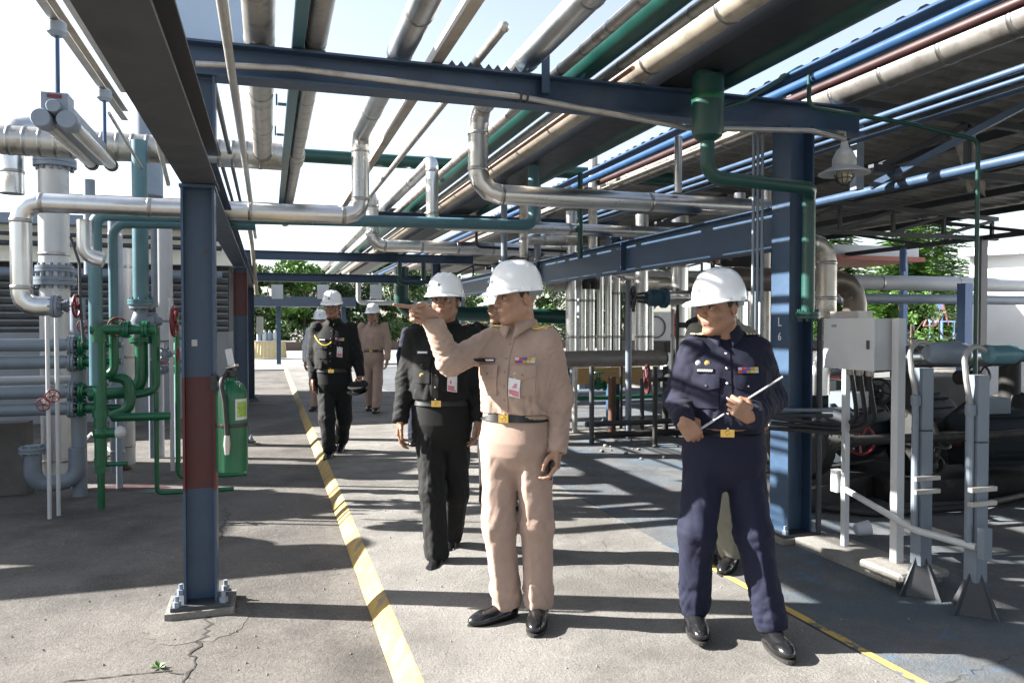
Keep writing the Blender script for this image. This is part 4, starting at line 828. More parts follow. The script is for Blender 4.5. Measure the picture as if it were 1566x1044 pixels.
pipe('insulated_pipe', 'dark U-bend joining the two short coil pipes', [(3.93, YC, 1.9), (3.93, YC, 2.02), (4.05, YC, 2.02), (4.05, YC, 1.9)], .05, DARKM, bend=.05)
pipe('insulated_pipe', 'silver cross pipe behind the coil', [(3.6, YC + .5, 2.0), (7.5, YC + .5, 2.0)], .11, DULL, bands=.8)
x = at(961, 600, 8.9).x; pipe('slim_post', 'slim blue-grey post in front of the coil header', [(x, 8.9, 0), (x, 8.9, 2.0)], .04, GREYP)
x = at(879, 600, 9.2).x; pipe('slim_post', 'slim mottled post under the coil header left end', [(x, 9.2, 0), (x, 9.2, .9)], .035, CABLE)
x = at(982, 600, 9.0).x; pipe('slim_post', 'slim dark post below the dark red handwheel', [(x, 9.0, 0), (x, 9.0, .75)], .028, STEELD)
x = at(1036, 560, 8.8).x; pipe('slim_post', 'thin black pole behind the red handwheel', [(x, 8.8, 0), (x, 8.8, 1.9)], .02, BLACKP)
# handwheel valves
pw = at(968, 455, 8.2); t = thing('large_valve', 'teal valve with black handwheel on a silver pipe beside the navy officer', 'valve', pw)
wheel(t, pw, (1, -.25, 0), .125, BLACKP); MB().cyl(pw, pw + Vector((.3, -.02, 0)), .022).build('stem', STEELD, t)
MB().bar(pw + Vector((.06, 0, .04)), pw + Vector((.2, 0, .06)), .02, .03).build('yoke', STEELD, t); MB().bar(pw + Vector((.06, 0, -.04)), pw + Vector((.2, 0, -.06)), .02, .03).build('yoke', STEELD, t)
MB().lathe([(.06, .17), (.09, .2), (.1, .28), (.09, .36), (.12, .37), (.12, .42), (.07, .43)], pw, (1, -.02, 0), 16).build('body', M('teal_blue_valve', (.02, .08, .13), .5), t)
MB().cyl(pw + Vector((.43, -.02, 0)), pw + Vector((1.3, -.03, .02)), .085, n=20).build('pipe_stub', SILVER, t)
pw = at(1036, 497, 7.6); t = thing('large_valve', 'valve with red-spoked black handwheel behind the navy officer shoulder', 'valve', pw)
wheel(t, pw, (1, -.55, 0), .16, RUBBER); MB().cyl(pw, pw + Vector((.35, -.1, 0)), .03).build('stem', STEELD, t); MB().lathe([(.05, .1), (.1, .2), (.11, .3), (.06, .4)], pw, (1, -.3, 0), 14).build('body', DARKM, t)
cr = MB(); 
for k in range(5):
    a = 2 * math.pi * k / 5; e = Vector((0.45 * math.cos(a), .85 * math.cos(a), math.sin(a))); cr.cyl(pw - Vector((.02, -.01, 0)), pw - Vector((.02, -.01, 0)) + e * .13, .016, n=6)
cr.build('spokes', M('faded_red', (.5, .12, .09), .6), t)
pw = at(990, 580, 8.6); t = thing('large_valve', 'dark red handwheel valve low in front of the pumps', 'valve', pw)
wheel(t, pw, (1, -.3, 0), .17, M('dark_red_wheel', (.09, .02, .02), .5)); MB().cyl(pw, pw + Vector((.5, 0, 0)), .03).build('stem', DARKM, t); MB().lathe([(.05, .25), (.11, .35), (.11, .5), (.06, .6)], pw, (1, 0, 0), 14).build('body', DARKM, t)
pw = at(1090, 395, 7.4); t = thing('large_valve', 'black handwheel valve high behind the white helmet', 'valve', pw)
wheel(t, pw, (1, -.5, 0), .13, BLACKP); MB().lathe([(.05, .1), (.13, .2), (.15, .45), (.1, .7), (.16, .72), (.16, .8)], pw, (1, -.1, -.05), 14).build('body', DARKM, t)
# pipes behind the navy officer
for i, (px, w_, m_, Y) in enumerate(((1130, 20, SILVER, 7.5), (1150, 16, SILVER, 7.7), (1172, 14, DULL, 7.2))):
    x = at(px, 480, Y).x; pipe('insulated_pipe', ('first silver riser between the navy officer and column L 6', 'second silver riser between the navy officer and column L 6', 'dull silver riser just left of column L 6')[i], [(x, Y, .3), (x, Y, 2.9)], w_ * Y / 1185 / 2, m_, bands=.6)
# things under the coil
tag(MB().box(4.0, 5.0, YC + .5, YC + .54, .62, .85).build('plywood_board', WOODP, smooth=False), 'plywood board leaning under the coil header', 'board')
t = valve('bright green valve low behind the coil posts', at(915, 590, 9.8), (1, 0, 0), (0, 0, 1), .09, GREENB, GREENB, .9)
pipe('green_pipe', 'thin green pipe low behind the coil posts', [(4.0, 9.9, .42), (4.6, 9.9, .42), (7, 9.9, .42)], .03, GREENB)
pipe('header_pipe', 'grey low pipe running behind the coil posts', [(3.2, 11, .35), (9, 11, .35)], .1, GREYP)
pipe('header_pipe', 'second grey low pipe behind the coil posts', [(3.2, 11.4, .62), (9, 11.4, .62)], .09, GREYP)
for i, (px_, py0, py1, Y_, r_) in enumerate(((905, 560, 640, 8.6, .03), (936, 575, 625, 9.0, .05), (950, 560, 650, 9.4, .022), (1002, 560, 660, 8.2, .03), (1018, 560, 650, 9.0, .04), (868, 560, 640, 9.6, .03))):
    q_ = at(px_, py0, Y_); pipe('slim_post', ('dark stub pipe under the coil, first from the left post', 'thick brown stub under the coil header', 'thin dark rod under the coil header', 'dark drain leg left of the navy officer elbow', 'dark thick leg beside the navy officer arm', 'thin dark leg just right of the khaki officer arm')[i], [(q_.x, Y_, 0), (q_.x, Y_, q_.z)], r_, (STEELD, RUST, BLACKP, DARKM, DARKM, STEELD)[i])
for i, (z_, y_, m_) in enumerate(((.12, 8.5, DARKM), (.22, 8.75, STEELD), (.3, 10.4, GREYP))): pipe('header_pipe', ('lowest dark line across the floor under the coil', 'second dark line across the floor under the coil', 'grey line behind the coil near the floor')[i], [(3.7, y_, z_), (8, y_, z_)], .035, m_)
tag(MB().box(3.55, 5.2, 9.0, 9.6, -.002, .06).build('plinth', KERBC, smooth=False), 'low concrete plinth under the coil posts', 'plinth')
rk = MB()
for i in range(60):
    c = Vector((random.uniform(3.5, 6.2), random.uniform(7.4, 8.8), .0)); s_ = random.uniform(.012, .035); rk.sphere(c + Vector((0, 0, s_ * .4)), s_, 6, 4, (1, random.uniform(.6, 1.2), .6))
tag(rk.build('rubble', KERBC), 'scattered small stones on the shaded floor under the coil', 'rubble', kind='stuff')
# red cabinet and blue sign
a = at(1265, 560, 8.5); b = at(1302, 605, 8.5)
t = thing('hose_cabinet', 'red framed hose cabinet seen below the control box', 'cabinet', ((a.x + b.x) / 2, 8.5, 0)); MB().box(a.x, b.x, 8.5, 8.7, b.z - .05, a.z).build('cabinet', M('cabinet_red', (.55, .02, .03), .4), t, smooth=False); MB().box(a.x + .03, b.x - .09, 8.48, 8.499, b.z, a.z - .16).build('window', GLASS_W, t, smooth=False); MB().box(a.x + .06, a.x + .10, 8.52, 8.6, 0, b.z - .05).build('leg', STEELD, t, smooth=False)
a = at(1303, 560, 8.6); b = at(1335, 600, 8.6); tag(MB().box(a.x, b.x, 8.6, 8.63, b.z, a.z).build('blue_sign', M('sign_blue', (.06, .06, .4), .5), smooth=False), 'dark blue notice panel beside the red cabinet', 'sign')

# ------------------------------------------------------------- background right
wb = thing('white_building', 'bright white building wall behind the pumps at right', 'building', (20, 19, 0))
MB().add([(13.0, 11.7, -.13), (19, -.3, -.13), (28, 4.2, -.13), (22, 16.2, -.13), (13.0, 11.7, 2.75), (19, -.3, 2.75), (28, 4.2, 2.75), (22, 16.2, 2.75)], [(0, 1, 5, 4), (1, 2, 6, 5), (2, 3, 7, 6), (3, 0, 4, 7)]).build('wall', WALLW, wb, smooth=False); MB().add([(12.7, 11.7, 2.75), (18.9, -.7, 2.75), (28.4, 4.1, 2.75), (22.1, 16.6, 2.75), (12.7, 11.7, 2.9), (18.9, -.7, 2.9), (28.4, 4.1, 2.9), (22.1, 16.6, 2.9)], [(0, 1, 5, 4), (1, 2, 6, 5), (2, 3, 7, 6), (3, 0, 4, 7), (4, 5, 6, 7), (3, 2, 1, 0)]).build('roof_slab', WALLW, wb, smooth=False)
wb2 = thing('white_house', 'low white house with small windows behind the conifers', 'building', (17, 26, 0))
MB().box(19, 36, 26, 31, -.13, 3.0).build('wall', WALLW, wb2, smooth=False)
for i in range(7):
    x = 20 + i * 2.0; MB().box(x, x + .55, 25.9, 25.998, 1.9, 2.7).build('window', GLASSD, wb2, smooth=False); MB().box(x - .05, x + .6, 25.86, 25.9, 1.82, 1.898).build('sill', WALLW, wb2, smooth=False)
MB().box(18.6, 36.4, 25.3, 31.4, 3.0, 3.14).build('roof', M('red_roof', (.3, .11, .07), .7), wb2, smooth=False)
tag(MB().box(8, 15, 14.6, 14.85, -.13, .85).build('planter_wall', WALLW, smooth=False), 'low cream wall with a dark top rail in front of the conifers', 'wall')
tag(MB().box(7.9, 15, 14.5, 14.95, .9, 1.08).build('rail_top', DARKM, smooth=False), 'dark ledge running along the low cream wall', 'ledge')
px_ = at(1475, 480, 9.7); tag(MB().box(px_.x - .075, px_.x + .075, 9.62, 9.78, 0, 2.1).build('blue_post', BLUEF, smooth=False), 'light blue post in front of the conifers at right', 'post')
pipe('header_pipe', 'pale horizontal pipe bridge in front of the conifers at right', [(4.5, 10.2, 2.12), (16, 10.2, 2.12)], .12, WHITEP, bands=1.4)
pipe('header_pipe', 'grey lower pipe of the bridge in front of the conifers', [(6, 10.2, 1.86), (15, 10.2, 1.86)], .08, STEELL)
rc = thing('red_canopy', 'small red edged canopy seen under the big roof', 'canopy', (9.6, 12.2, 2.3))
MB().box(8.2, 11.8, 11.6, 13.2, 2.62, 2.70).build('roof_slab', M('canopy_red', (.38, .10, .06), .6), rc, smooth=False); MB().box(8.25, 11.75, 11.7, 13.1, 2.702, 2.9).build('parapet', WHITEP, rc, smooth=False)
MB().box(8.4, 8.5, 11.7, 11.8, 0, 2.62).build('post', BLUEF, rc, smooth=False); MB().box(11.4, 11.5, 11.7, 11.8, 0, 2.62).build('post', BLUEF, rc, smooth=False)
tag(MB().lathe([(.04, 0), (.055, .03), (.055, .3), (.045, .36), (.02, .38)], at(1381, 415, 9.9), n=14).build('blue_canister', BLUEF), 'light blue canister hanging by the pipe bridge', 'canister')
# bicycle beside the far wall
bp_ = at(1412, 520, 15.4); t = thing('bicycle', 'red framed bicycle parked by the white house behind the rail', 'bicycle', (bp_.x, 15.4, 1.08))
z0 = 1.08
for dx in (0, .8): MB().torus((bp_.x + dx, 15.4, z0 + .33), (0, 1, 0), .31, .022, 24, 6).build('wheel', RUBBER, t)
fr = M('bike_red', (.28, .09, .09), .5)
f_ = MB(); q = lambda a, b: (bp_.x + a, 15.4, z0 + b)
for a_, b_ in ((q(0, .33), q(.22, .72)), (q(.22, .72), q(.62, .74)), (q(.62, .74), q(.36, .33)), (q(.36, .33), q(.22, .72)), (q(0, .33), q(.36, .33)), (q(.8, .33), q(.6, .92))): f_.cyl(a_, b_, .02, n=8)
f_.build('frame', fr, t); MB().box(bp_.x + .1, bp_.x + .32, 15.33, 15.47, z0 + .8, z0 + .86).build('saddle', RUBBER, t); MB().cyl(q(.6, .92), (bp_.x + .5, 15.15, z0 + .98), .015, n=6).cyl(q(.6, .92), (bp_.x + .5, 15.65, z0 + .98), .015, n=6).build('handlebar', CABLE, t)
tag(MB().box(8, 15.2, 14.96, 17, -.1, 1.07).build('terrace', C_ROUGH, smooth=False), kind='structure')
ch_ = at(1440, 525, 15.6); t = thing('plastic_chair', 'blue plastic chair beside the bicycle', 'chair', (ch_.x, 15.6, 1.08))
MB().box(ch_.x - .22, ch_.x + .22, 15.4, 15.8, 1.5, 1.54).build('seat', BLUEF, t, smooth=False); MB().box(ch_.x - .22, ch_.x + .22, 15.78, 15.82, 1.54, 2.0).build('backrest', BLUEF, t, smooth=False)
for sx in (-.2, .2):
    for sy in (15.42, 15.78): MB().cyl((ch_.x + sx, sy, 1.08), (ch_.x + sx, sy, 1.5), .022, n=6).build('leg', BLUEF, t)

# ------------------------------------------------------------- vegetation
LEAFD = M('leaf_dark', (.035, .075, .018), .55, 0, .45, 3)
LEAFM = M('leaf_mid', (.07, .13, .03), .55, 0, .45, 3)
BARK = M('bark', (.12, .09, .06), .9, 0, .3, 9, .4, 20)
def leaves(mb_v, mb_f, c, rad, n, s):
    u = np.random.normal(size=(n, 3)); u /= np.linalg.norm(u, axis=1)[:, None]; p = u * (np.random.uniform(.3, 1, n) ** .5)[:, None] * np.array(rad) + np.array(c)
    a = np.random.normal(size=(n, 3)); a /= np.linalg.norm(a, axis=1)[:, None]; b = np.cross(a, np.random.normal(size=(n, 3))); b /= np.linalg.norm(b, axis=1)[:, None]
    sz = np.random.uniform(.6, 1.4, n)[:, None] * s
    q = np.stack([p - a * sz, p + b * sz * .45, p + a * sz, p - b * sz * .45], 1).reshape(-1, 3)
    o = len(mb_v) and sum(len(x) for x in mb_v); mb_v.append(q); mb_f.append(np.arange(n * 4).reshape(-1, 4) + (o or 0))
def np_mesh(name, vs, fs, mat, parent=None, loc=(0, 0, 0)):
    v = np.concatenate(vs); f = np.concatenate(fs); me = bpy.data.meshes.new(name); me.from_pydata(v.tolist(), [], f.tolist()); return link(name, me, mat, parent, loc)
def tree(name, label, x, y, h, cr, leafm, nclump=26, nl=170, s=.16, trunk=.12, low=.25):
    t = thing(name, label, 'tree', (x, y, -.13)); mb = MB()
    mb.tube([(x, y, -.13), (x + random.uniform(-.2, .2), y, h * .3), (x + random.uniform(-.3, .3), y, h * .75)], [trunk, trunk * .75, trunk * .3], 10)
    vs, fs = [], []
    for i in range(nclump):
        a = random.uniform(0, 6.28); rr = cr * math.sqrt(random.random()); zz = random.uniform(low, 1.) * h; rr *= math.sin(math.pi * min(1, max(.12, (zz / h - low) / (1 - low) * .85 + .12))) ** .6
        c = (x + math.cos(a) * rr, y + math.sin(a) * rr, zz); k = random.uniform(.5, 1.1) * cr * .34
        if i % 3 == 0: mb.tube([(x, y, zz * .55), (c[0] * .6 + x * .4, c[1] * .6 + y * .4, zz * .85), c], [trunk * .4, trunk * .22, .01], 6)
        leaves(vs, fs, c, (k, k, k * .7), nl, s)
    mb.build('trunk', BARK, t); np_mesh('crown', vs, fs, leafm, t, -WL[t.name]); return t
labs = ['leftmost broadleaf tree beyond the road', 'second broadleaf tree beyond the road, behind the far board', 'bright green tree beyond the road left of the rear officer', 'dark tree beyond the road behind the rear officer', 'tree beyond the road right of the rear officer', 'rounded tree beyond the road behind the front officers', 'pale green tree beyond the road toward the canopy', 'far right broadleaf tree beyond the road', 'broadleaf tree seen between the coil and navy officer']
for i, (x, y, h, c, m_) in enumerate(((-2.4, 52, 5.4, 2.6, LEAFD), (-.2, 50, 4.6, 2.5, LEAFM), (2.2, 49, 5.4, 2.2, LEAF1), (4.6, 52, 4.8, 2.8, LEAFD), (7.6, 50, 5.6, 2.6, LEAFM), (11.5, 54, 5.8, 3, LEAFM), (15.5, 50, 6, 3, LEAF1), (20, 48, 7, 3.4, LEAFM), (9.6, 19.5, 4.2, 1.4, LEAF1))):
    tree('broadleaf_tree', labs[i], x, y, h, c, m_, low=.08, nclump=36, nl=300, s=.135 if y > 40 else .075)
hv, hf = [], []
for i in range(70): leaves(hv, hf, (-14 + i * .55, 47 + random.uniform(-.3, .3), random.uniform(.4, 1.5)), (.5, .5, .6), 190, .09)
tag(np_mesh('hedge', hv, hf, LEAFM), 'leafy green hedge along the far side of the road', 'hedge')
tag(MB().box(-15, 26, 46.2, 46.35, -.05, .45).build('low_wall', M('dark_brick', (.14, .1, .08), .9), smooth=False), 'low dark wall at the far side of the road', 'wall')
# palm-like tuft behind the rear officers
def conifer(label, x, y, h, rad, n=26):
    t = thing('conifer_tree', label, 'tree', (x, y, 0)); mb = MB().tube([(x, y, 0), (x, y, h)], [.09, .02], 8); mb.build('trunk', BARK, t); vs, fs = [], []
    off = 0
    for i in range(n):
        z = h * (.22 + .76 * i / n); l = rad * (1 - .72 * i / n)
        for k in range(7):
            a = 2 * math.pi * k / 7 + i * .5 + random.uniform(-.2, .2); m = 46; u = np.linspace(.08, 1, m)
            px = x + np.cos(a) * u * l; py = y + np.sin(a) * u * l; pz = z - .25 * l * u ** 1.6 + .12 * l * u
            P_ = np.stack([px, py, pz], 1)
            for side in (-1, 1):
                d = np.stack([np.cos(a + side * 1.0) * np.ones(m), np.sin(a + side * 1.0) * np.ones(m), np.random.uniform(-.5, .3, m)], 1) * (l * .22 * (1.15 - u))[:, None] * np.random.uniform(.6, 1.3, m)[:, None]
                wv = np.array([math.cos(a), math.sin(a), 0]) * .05
                q = np.stack([P_, P_ + d * .5 + wv, P_ + d, P_ + d * .5 - wv], 1).reshape(-1, 3); vs.append(q); fs.append(np.arange(m * 4).reshape(-1, 4) + off); off += m * 4
    np_mesh('crown', vs, fs, LEAF1, t, -WL[t.name])
conifer('feathery conifer with layered branches behind the pipe bridge', at(1385, 430, 17.5).x - 0, 17.5, 4.3, 2.3)
conifer('second feathery conifer behind the control box', at(1300, 430, 20).x, 20.5, 4.6, 2.0)
conifer('tall feathery conifer farther behind the canopy', at(1420, 400, 22).x, 22, 6.2, 2.6)
tree('leafy_shrub', 'bright leafy shrub above the low cream wall', at(1385, 470, 14.2).x, 14.2, 2.2, .7, LEAF1, 14, 150, .06, .04, .5)
tree('leafy_shrub', 'dark climbing shrub against the white house at right', at(1483, 500, 15.8).x, 15.8, 2.6, .6, LEAFM, 16, 150, .07, .05, .2)
t = thing('air_conditioner', 'white air conditioning unit beyond the coil pipes', 'air conditioner', (9.2, 16, 0)); p = at(1003, 500, 16)
MB().box(p.x - .45, p.x + .45, 16, 16.35, p.z - .35, p.z + .35).build('casing', WALLW, t, smooth=False); MB().torus((p.x, 15.99, p.z), (0, 1, 0), .24, .02, 24, 6).build('fan_guard', GREYP, t); MB().box(p.x - .4, p.x + .4, 16, 16.3, 0, p.z - .352).build('stand', GREYP, t, smooth=False)
# ------------------------------------------------------------- people: distance-field bodies
def surf(f, lo, hi, h):
    lo = np.array(lo, float); hi = np.array(hi, float); n = np.ceil((hi - lo) / h).astype(int) + 1
    ax = [lo[i] + h * np.arange(n[i]) for i in range(3)]
    X, Y, Z = np.meshgrid(*ax, indexing='ij'); v = f(np.stack([X, Y, Z], -1).astype(np.float32)).astype(np.float32)
    v[0] = v[-1] = 1; v[:, 0] = v[:, -1] = 1; v[:, :, 0] = v[:, :, -1] = 1
    s = v < 0; c = np.zeros(np.array(s.shape) - 1, np.int8)
    sl = lambda a, i, j, k: a[i:a.shape[0] - 1 + i, j:a.shape[1] - 1 + j, k:a.shape[2] - 1 + k]
    for i in (0, 1):
        for j in (0, 1):
            for k in (0, 1): c += sl(s, i, j, k)
    act = (c > 0) & (c < 8); I = np.argwhere(act); idx = -np.ones(act.shape, int); idx[act] = np.arange(len(I))
    acc = np.zeros((len(I), 3)); cnt = np.zeros(len(I))
    for a in range(3):
        o = [q for q in range(3) if q != a]
        for p in (0, 1):
            for q in (0, 1):
                d0 = np.zeros(3, int); d0[o[0]] = p; d0[o[1]] = q; d1 = d0.copy(); d1[a] = 1
                A = I + d0; B = I + d1; v0 = v[A[:, 0], A[:, 1], A[:, 2]]; v1 = v[B[:, 0], B[:, 1], B[:, 2]]; m = (v0 < 0) != (v1 < 0)
                t = np.where(m, v0 / np.where(m, v0 - v1, 1), 0); P = d0 + (t[:, None] * (d1 - d0)); acc[m] += P[m]; cnt[m] += 1
    V_ = lo + (I + acc / cnt[:, None]) * h
    F = []
    for a in range(3):
        b, cc = (a + 1) % 3, (a + 2) % 3
        s0 = np.moveaxis(s, a, 0); d = s0[:-1] != s0[1:]; E_ = np.argwhere(d); inv = np.argsort([a] + [q for q in range(3) if q != a])
        E_ = E_[:, inv]; ok = (E_[:, b] > 0) & (E_[:, cc] > 0) & (E_[:, b] < n[b] - 1) & (E_[:, cc] < n[cc] - 1); E_ = E_[ok]
        eb = np.zeros(3, int); eb[b] = 1; ec = np.zeros(3, int); ec[cc] = 1
        g_ = lambda K: idx[K[:, 0], K[:, 1], K[:, 2]]
        Q = np.stack([g_(E_ - eb - ec), g_(E_ - ec), g_(E_), g_(E_ - eb)], 1); fl = s[E_[:, 0], E_[:, 1], E_[:, 2]]
        Q[~fl] = Q[~fl][:, ::-1]; F.append(Q)
    return V_, np.concatenate(F)
def smin(a, b, k): 
    h_ = np.clip(.5 + .5 * (b - a) / k, 0, 1); return b + (a - b) * h_ - k * h_ * (1 - h_)
def smax(a, b, k): return -smin(-a, -b, k)
def caps(p, a, b, r0, r1):
    a = np.array(a, np.float32); b = np.array(b, np.float32); ba = b - a; t = np.clip(((p - a) @ ba) / (ba @ ba), 0, 1)
    return np.linalg.norm(p - a - t[..., None] * ba, axis=-1) - (r0 + (r1 - r0) * t)
def ell(p, c, r):
    q = (p - np.array(c, np.float32)) / np.array(r, np.float32); l = np.linalg.norm(q, axis=-1); return (l - 1) * min(r)
def mk(name, v, f, mat, parent, loc=(0, 0, 0)):
    me = bpy.data.meshes.new(name); me.from_pydata(v.tolist(), [], f.tolist()); me.shade_smooth(); return link(name, me, mat, parent, loc)

# ---- head (face towards -Y, origin between the ears)
def head_sdf(p):
    q = p.copy(); q[..., 0] = np.abs(q[..., 0])
    d = ell(q, (0, .012, .035), (.077, .097, .09))
    d = smin(d, ell(q, (0, -.022, -.035), (.063, .072, .088)), .03)
    d = smin(d, caps(q, (.056, .01, -.055), (.016, -.066, -.104), .02, .018), .025)
    d = smin(d, ell(q, (0, -.074, -.106), (.022, .018, .016)), .02)
    d = smin(d, ell(q, (.041, -.066, -.028), (.024, .022, .024)), .02)
    d = smin(d, caps(q, (.012, -.089, .032), (.046, -.074, .034), .009, .009), .014)
    d = smax(d, -ell(q, (.031, -.101, .008), (.018, .016, .012)), .012)
    d = smin(d, ell(q, (.031, -.079, .007), (.0135, .0125, .0115)), .004)
    d = smin(d, caps(q, (0, -.089, .018), (0, -.112, -.026), .0085, .013), .012)
    d = smin(d, ell(q, (.013, -.1, -.030), (.0095, .011, .0085)), .007)
    d = smin(d, ell(q, (0, -.088, -.064), (.026, .011, .018)), .012)
    d = smin(d, caps(q, (0, -.099, -.058), (.02, -.089, -.0625), .0052, .004), .004)
    d = smin(d, caps(q, (0, -.098, -.070), (.019, -.089, -.0675), .006, .0045), .004)
    ear = ell(q, (.082, .014, -.002), (.0085, .019, .031)); ear = smax(ear, -ell(q, (.092, .01, .002), (.007, .011, .019)), .005)
    d = smin(d, ear, .008)
    d = smin(d, caps(q, (0, .022, -.06), (0, .034, -.2), .056, .06), .03)
    return d
HV, HF = surf(head_sdf, (-.105, -.13, -.19), (.105, .125, .14), .0032)
def lip_mask(v):
    x, y, z = np.abs(v[:, 0]), v[:, 1], v[:, 2]
    lip = np.clip(1.2 - np.hypot(x / .025, (z + .0645) / .0095), 0, 1) * (y < -.082)
    brow = np.clip(1.3 - np.maximum(np.abs(z - (.034 + .06 * (x - .02) * (x < .035)) ) / .0048, np.abs(x - .031) / .019), 0, 1) * (y < -.05)
    lid = np.clip(1.4 - np.maximum(np.abs(z - .0125 - .004 * np.cos((x - .031) / .014)) / .0026, np.abs(x - .031) / .0145), 0, 1) * (y < -.062) * .8
    mouth = np.clip(1.4 - np.maximum(np.abs(z + .0645) / .0016, x / .023), 0, 1) * (y < -.08) * .8
    return lip, np.maximum(np.maximum(brow, lid), mouth)
def hair_sdf(p):
    d = head_sdf(p) - .004; x, y, z = np.abs(p[..., 0]), p[..., 1], p[..., 2]
    line = np.maximum.reduce([-.075 - z, -(y + .012) - np.maximum(0, z) * .4, (x > .07) * 0 + (-(z - .0) * 1.0 - .0) * ((y < .028))])
    ear = -(ell(np.stack([x, y, z], -1), (.083, .013, -.004), (.02, .022, .034)))
    return np.maximum(np.maximum(d, line), ear)
HRV, HRF = surf(hair_sdf, (-.1, -.06, -.1), (.1, .13, .14), .0045)

# ---- shoe
def shoe_sdf(p):
    d = ell(p, (0, .0, .05), (.041, .062, .06)); d = smin(d, ell(p, (0, -.12, .028), (.046, .085, .036)), .03); d = smin(d, caps(p, (0, .0, .04), (0, -.13, .03), .04, .034), .02)
    d = smin(d, caps(p, (0, .01, .06), (0, .02, .12), .042, .04), .02)
    return np.maximum(d, -p[..., 2])
SV, SF = surf(shoe_sdf, (-.07, -.23, -.02), (.07, .08, .13), .007)
SHOEM = M('polished_shoe', (.012, .012, .013), .16, 0, .3, 12, .05, 60, spec=.6)
SOLEM = M('shoe_sole', (.02, .018, .016), .7)
shoe_me = bpy.data.meshes.new('shoe'); shoe_me.from_pydata(SV.tolist(), [], SF.tolist()); shoe_me.shade_smooth(); shoe_me.materials.append(SHOEM)
sm_ = MB(); sm_.rings([[Vector((math.sin(a) * (.047 + .006 * math.cos(a)), -.07 - math.cos(a) * -.0 + math.cos(a) * .14 * -1, z)) for a in [2 * math.pi * j / 24 for j in range(24)]] for z in (.0, .014)])
sole_me = bpy.data.meshes.new('sole'); sole_me.from_pydata(sm_.v, [], sm_.f); sole_me.materials.append(SOLEM)

# ---- hand (right hand: fingers -Z, palm +X, thumb -Y, wrist at the origin)
def rotY(v, a): c, s = math.cos(a), math.sin(a); return np.array((v[0] * c + v[2] * s, v[1], -v[0] * s + v[2] * c))
FING = [(-.031, -.092, (.043, .027, .021), .0088), (-.0105, -.097, (.047, .03, .022), .009), (.0105, -.094, (.044, .028, .021), .0086), (.030, -.087, (.035, .021, .019), .0077)]
HANDS = {}
def hand_mesh(pose):
    if pose in HANDS: return HANDS[pose]
    curls = {'relaxed': [(14, 24, 16), (20, 28, 18), (26, 32, 20), (32, 34, 22)], 'point': [(-4, 6, 4), (78, 98, 60), (82, 98, 60), (86, 95, 60)], 'grip': [(62, 88, 50), (68, 90, 50), (72, 90, 52), (76, 88, 52)], 'hold': [(25, 40, 25), (32, 48, 30), (38, 52, 30), (44, 52, 32)]}[pose]
    prims = []
    for (y, z, L_, r), cu in zip(FING, curls):
        p0 = np.array((0., y * .92, z)); a = 0; prims.append((np.array((0., y * .7, z * .55)), p0, r * 1.25, r * 1.12))
        for l, c, k0, k1 in zip(L_, cu, (1.06, 1., .93), (1., .95, .8)):
            a += R(c); d = rotY((0, 0, -1), -a); d = np.array((d[0] if d[0] > -.2 else d[0], y * .6 * (1 if pose != 'point' or y > -.03 else .3), d[2])); d /= np.linalg.norm(d); p1 = p0 + d * l; prims.append((p0, p1, r * k0, r * k1)); p0 = p1
    tb = {'relaxed': [(.006, -.028, -.022), (.012, -.052, -.055), (.017, -.058, -.09), (.02, -.056, -.115)], 'point': [(.006, -.028, -.02), (.022, -.046, -.048), (.034, -.036, -.078), (.036, -.018, -.098)], 'grip': [(.006, -.028, -.02), (.026, -.05, -.045), (.043, -.04, -.073), (.046, -.018, -.088)], 'hold': [(.006, -.028, -.022), (.03, -.05, -.05), (.045, -.05, -.08), (.05, -.044, -.105)]}[pose]
    tb = [np.array(t) for t in tb]
    for a, b, r0, r1 in ((0, 1, .016, .0125), (1, 2, .0118, .0108), (2, 3, .0108, .0085)): prims.append((tb[a], tb[b], r0, r1))
    def f(p):
        q = np.abs(p - np.array((0, 0, -.05))) - np.array((.006, .03, .036)); d = np.linalg.norm(np.maximum(q, 0), axis=-1) + np.minimum(q.max(-1), 0) - .0115
        d = smin(d, caps(p, (0, 0, .012), (0, 0, -.02), .027, .024), .02)
        fg = None
        for i, (a, b, r0, r1) in enumerate(prims):
            c = caps(p, a, b, r0, r1); d = smin(d, c, .007 if i % 4 == 0 else .0035)
        return d
    v, fc = surf(f, (-.05, -.1, -.21), (.095, .075, .075), .0034)
    HANDS[pose] = (v, fc); return v, fc

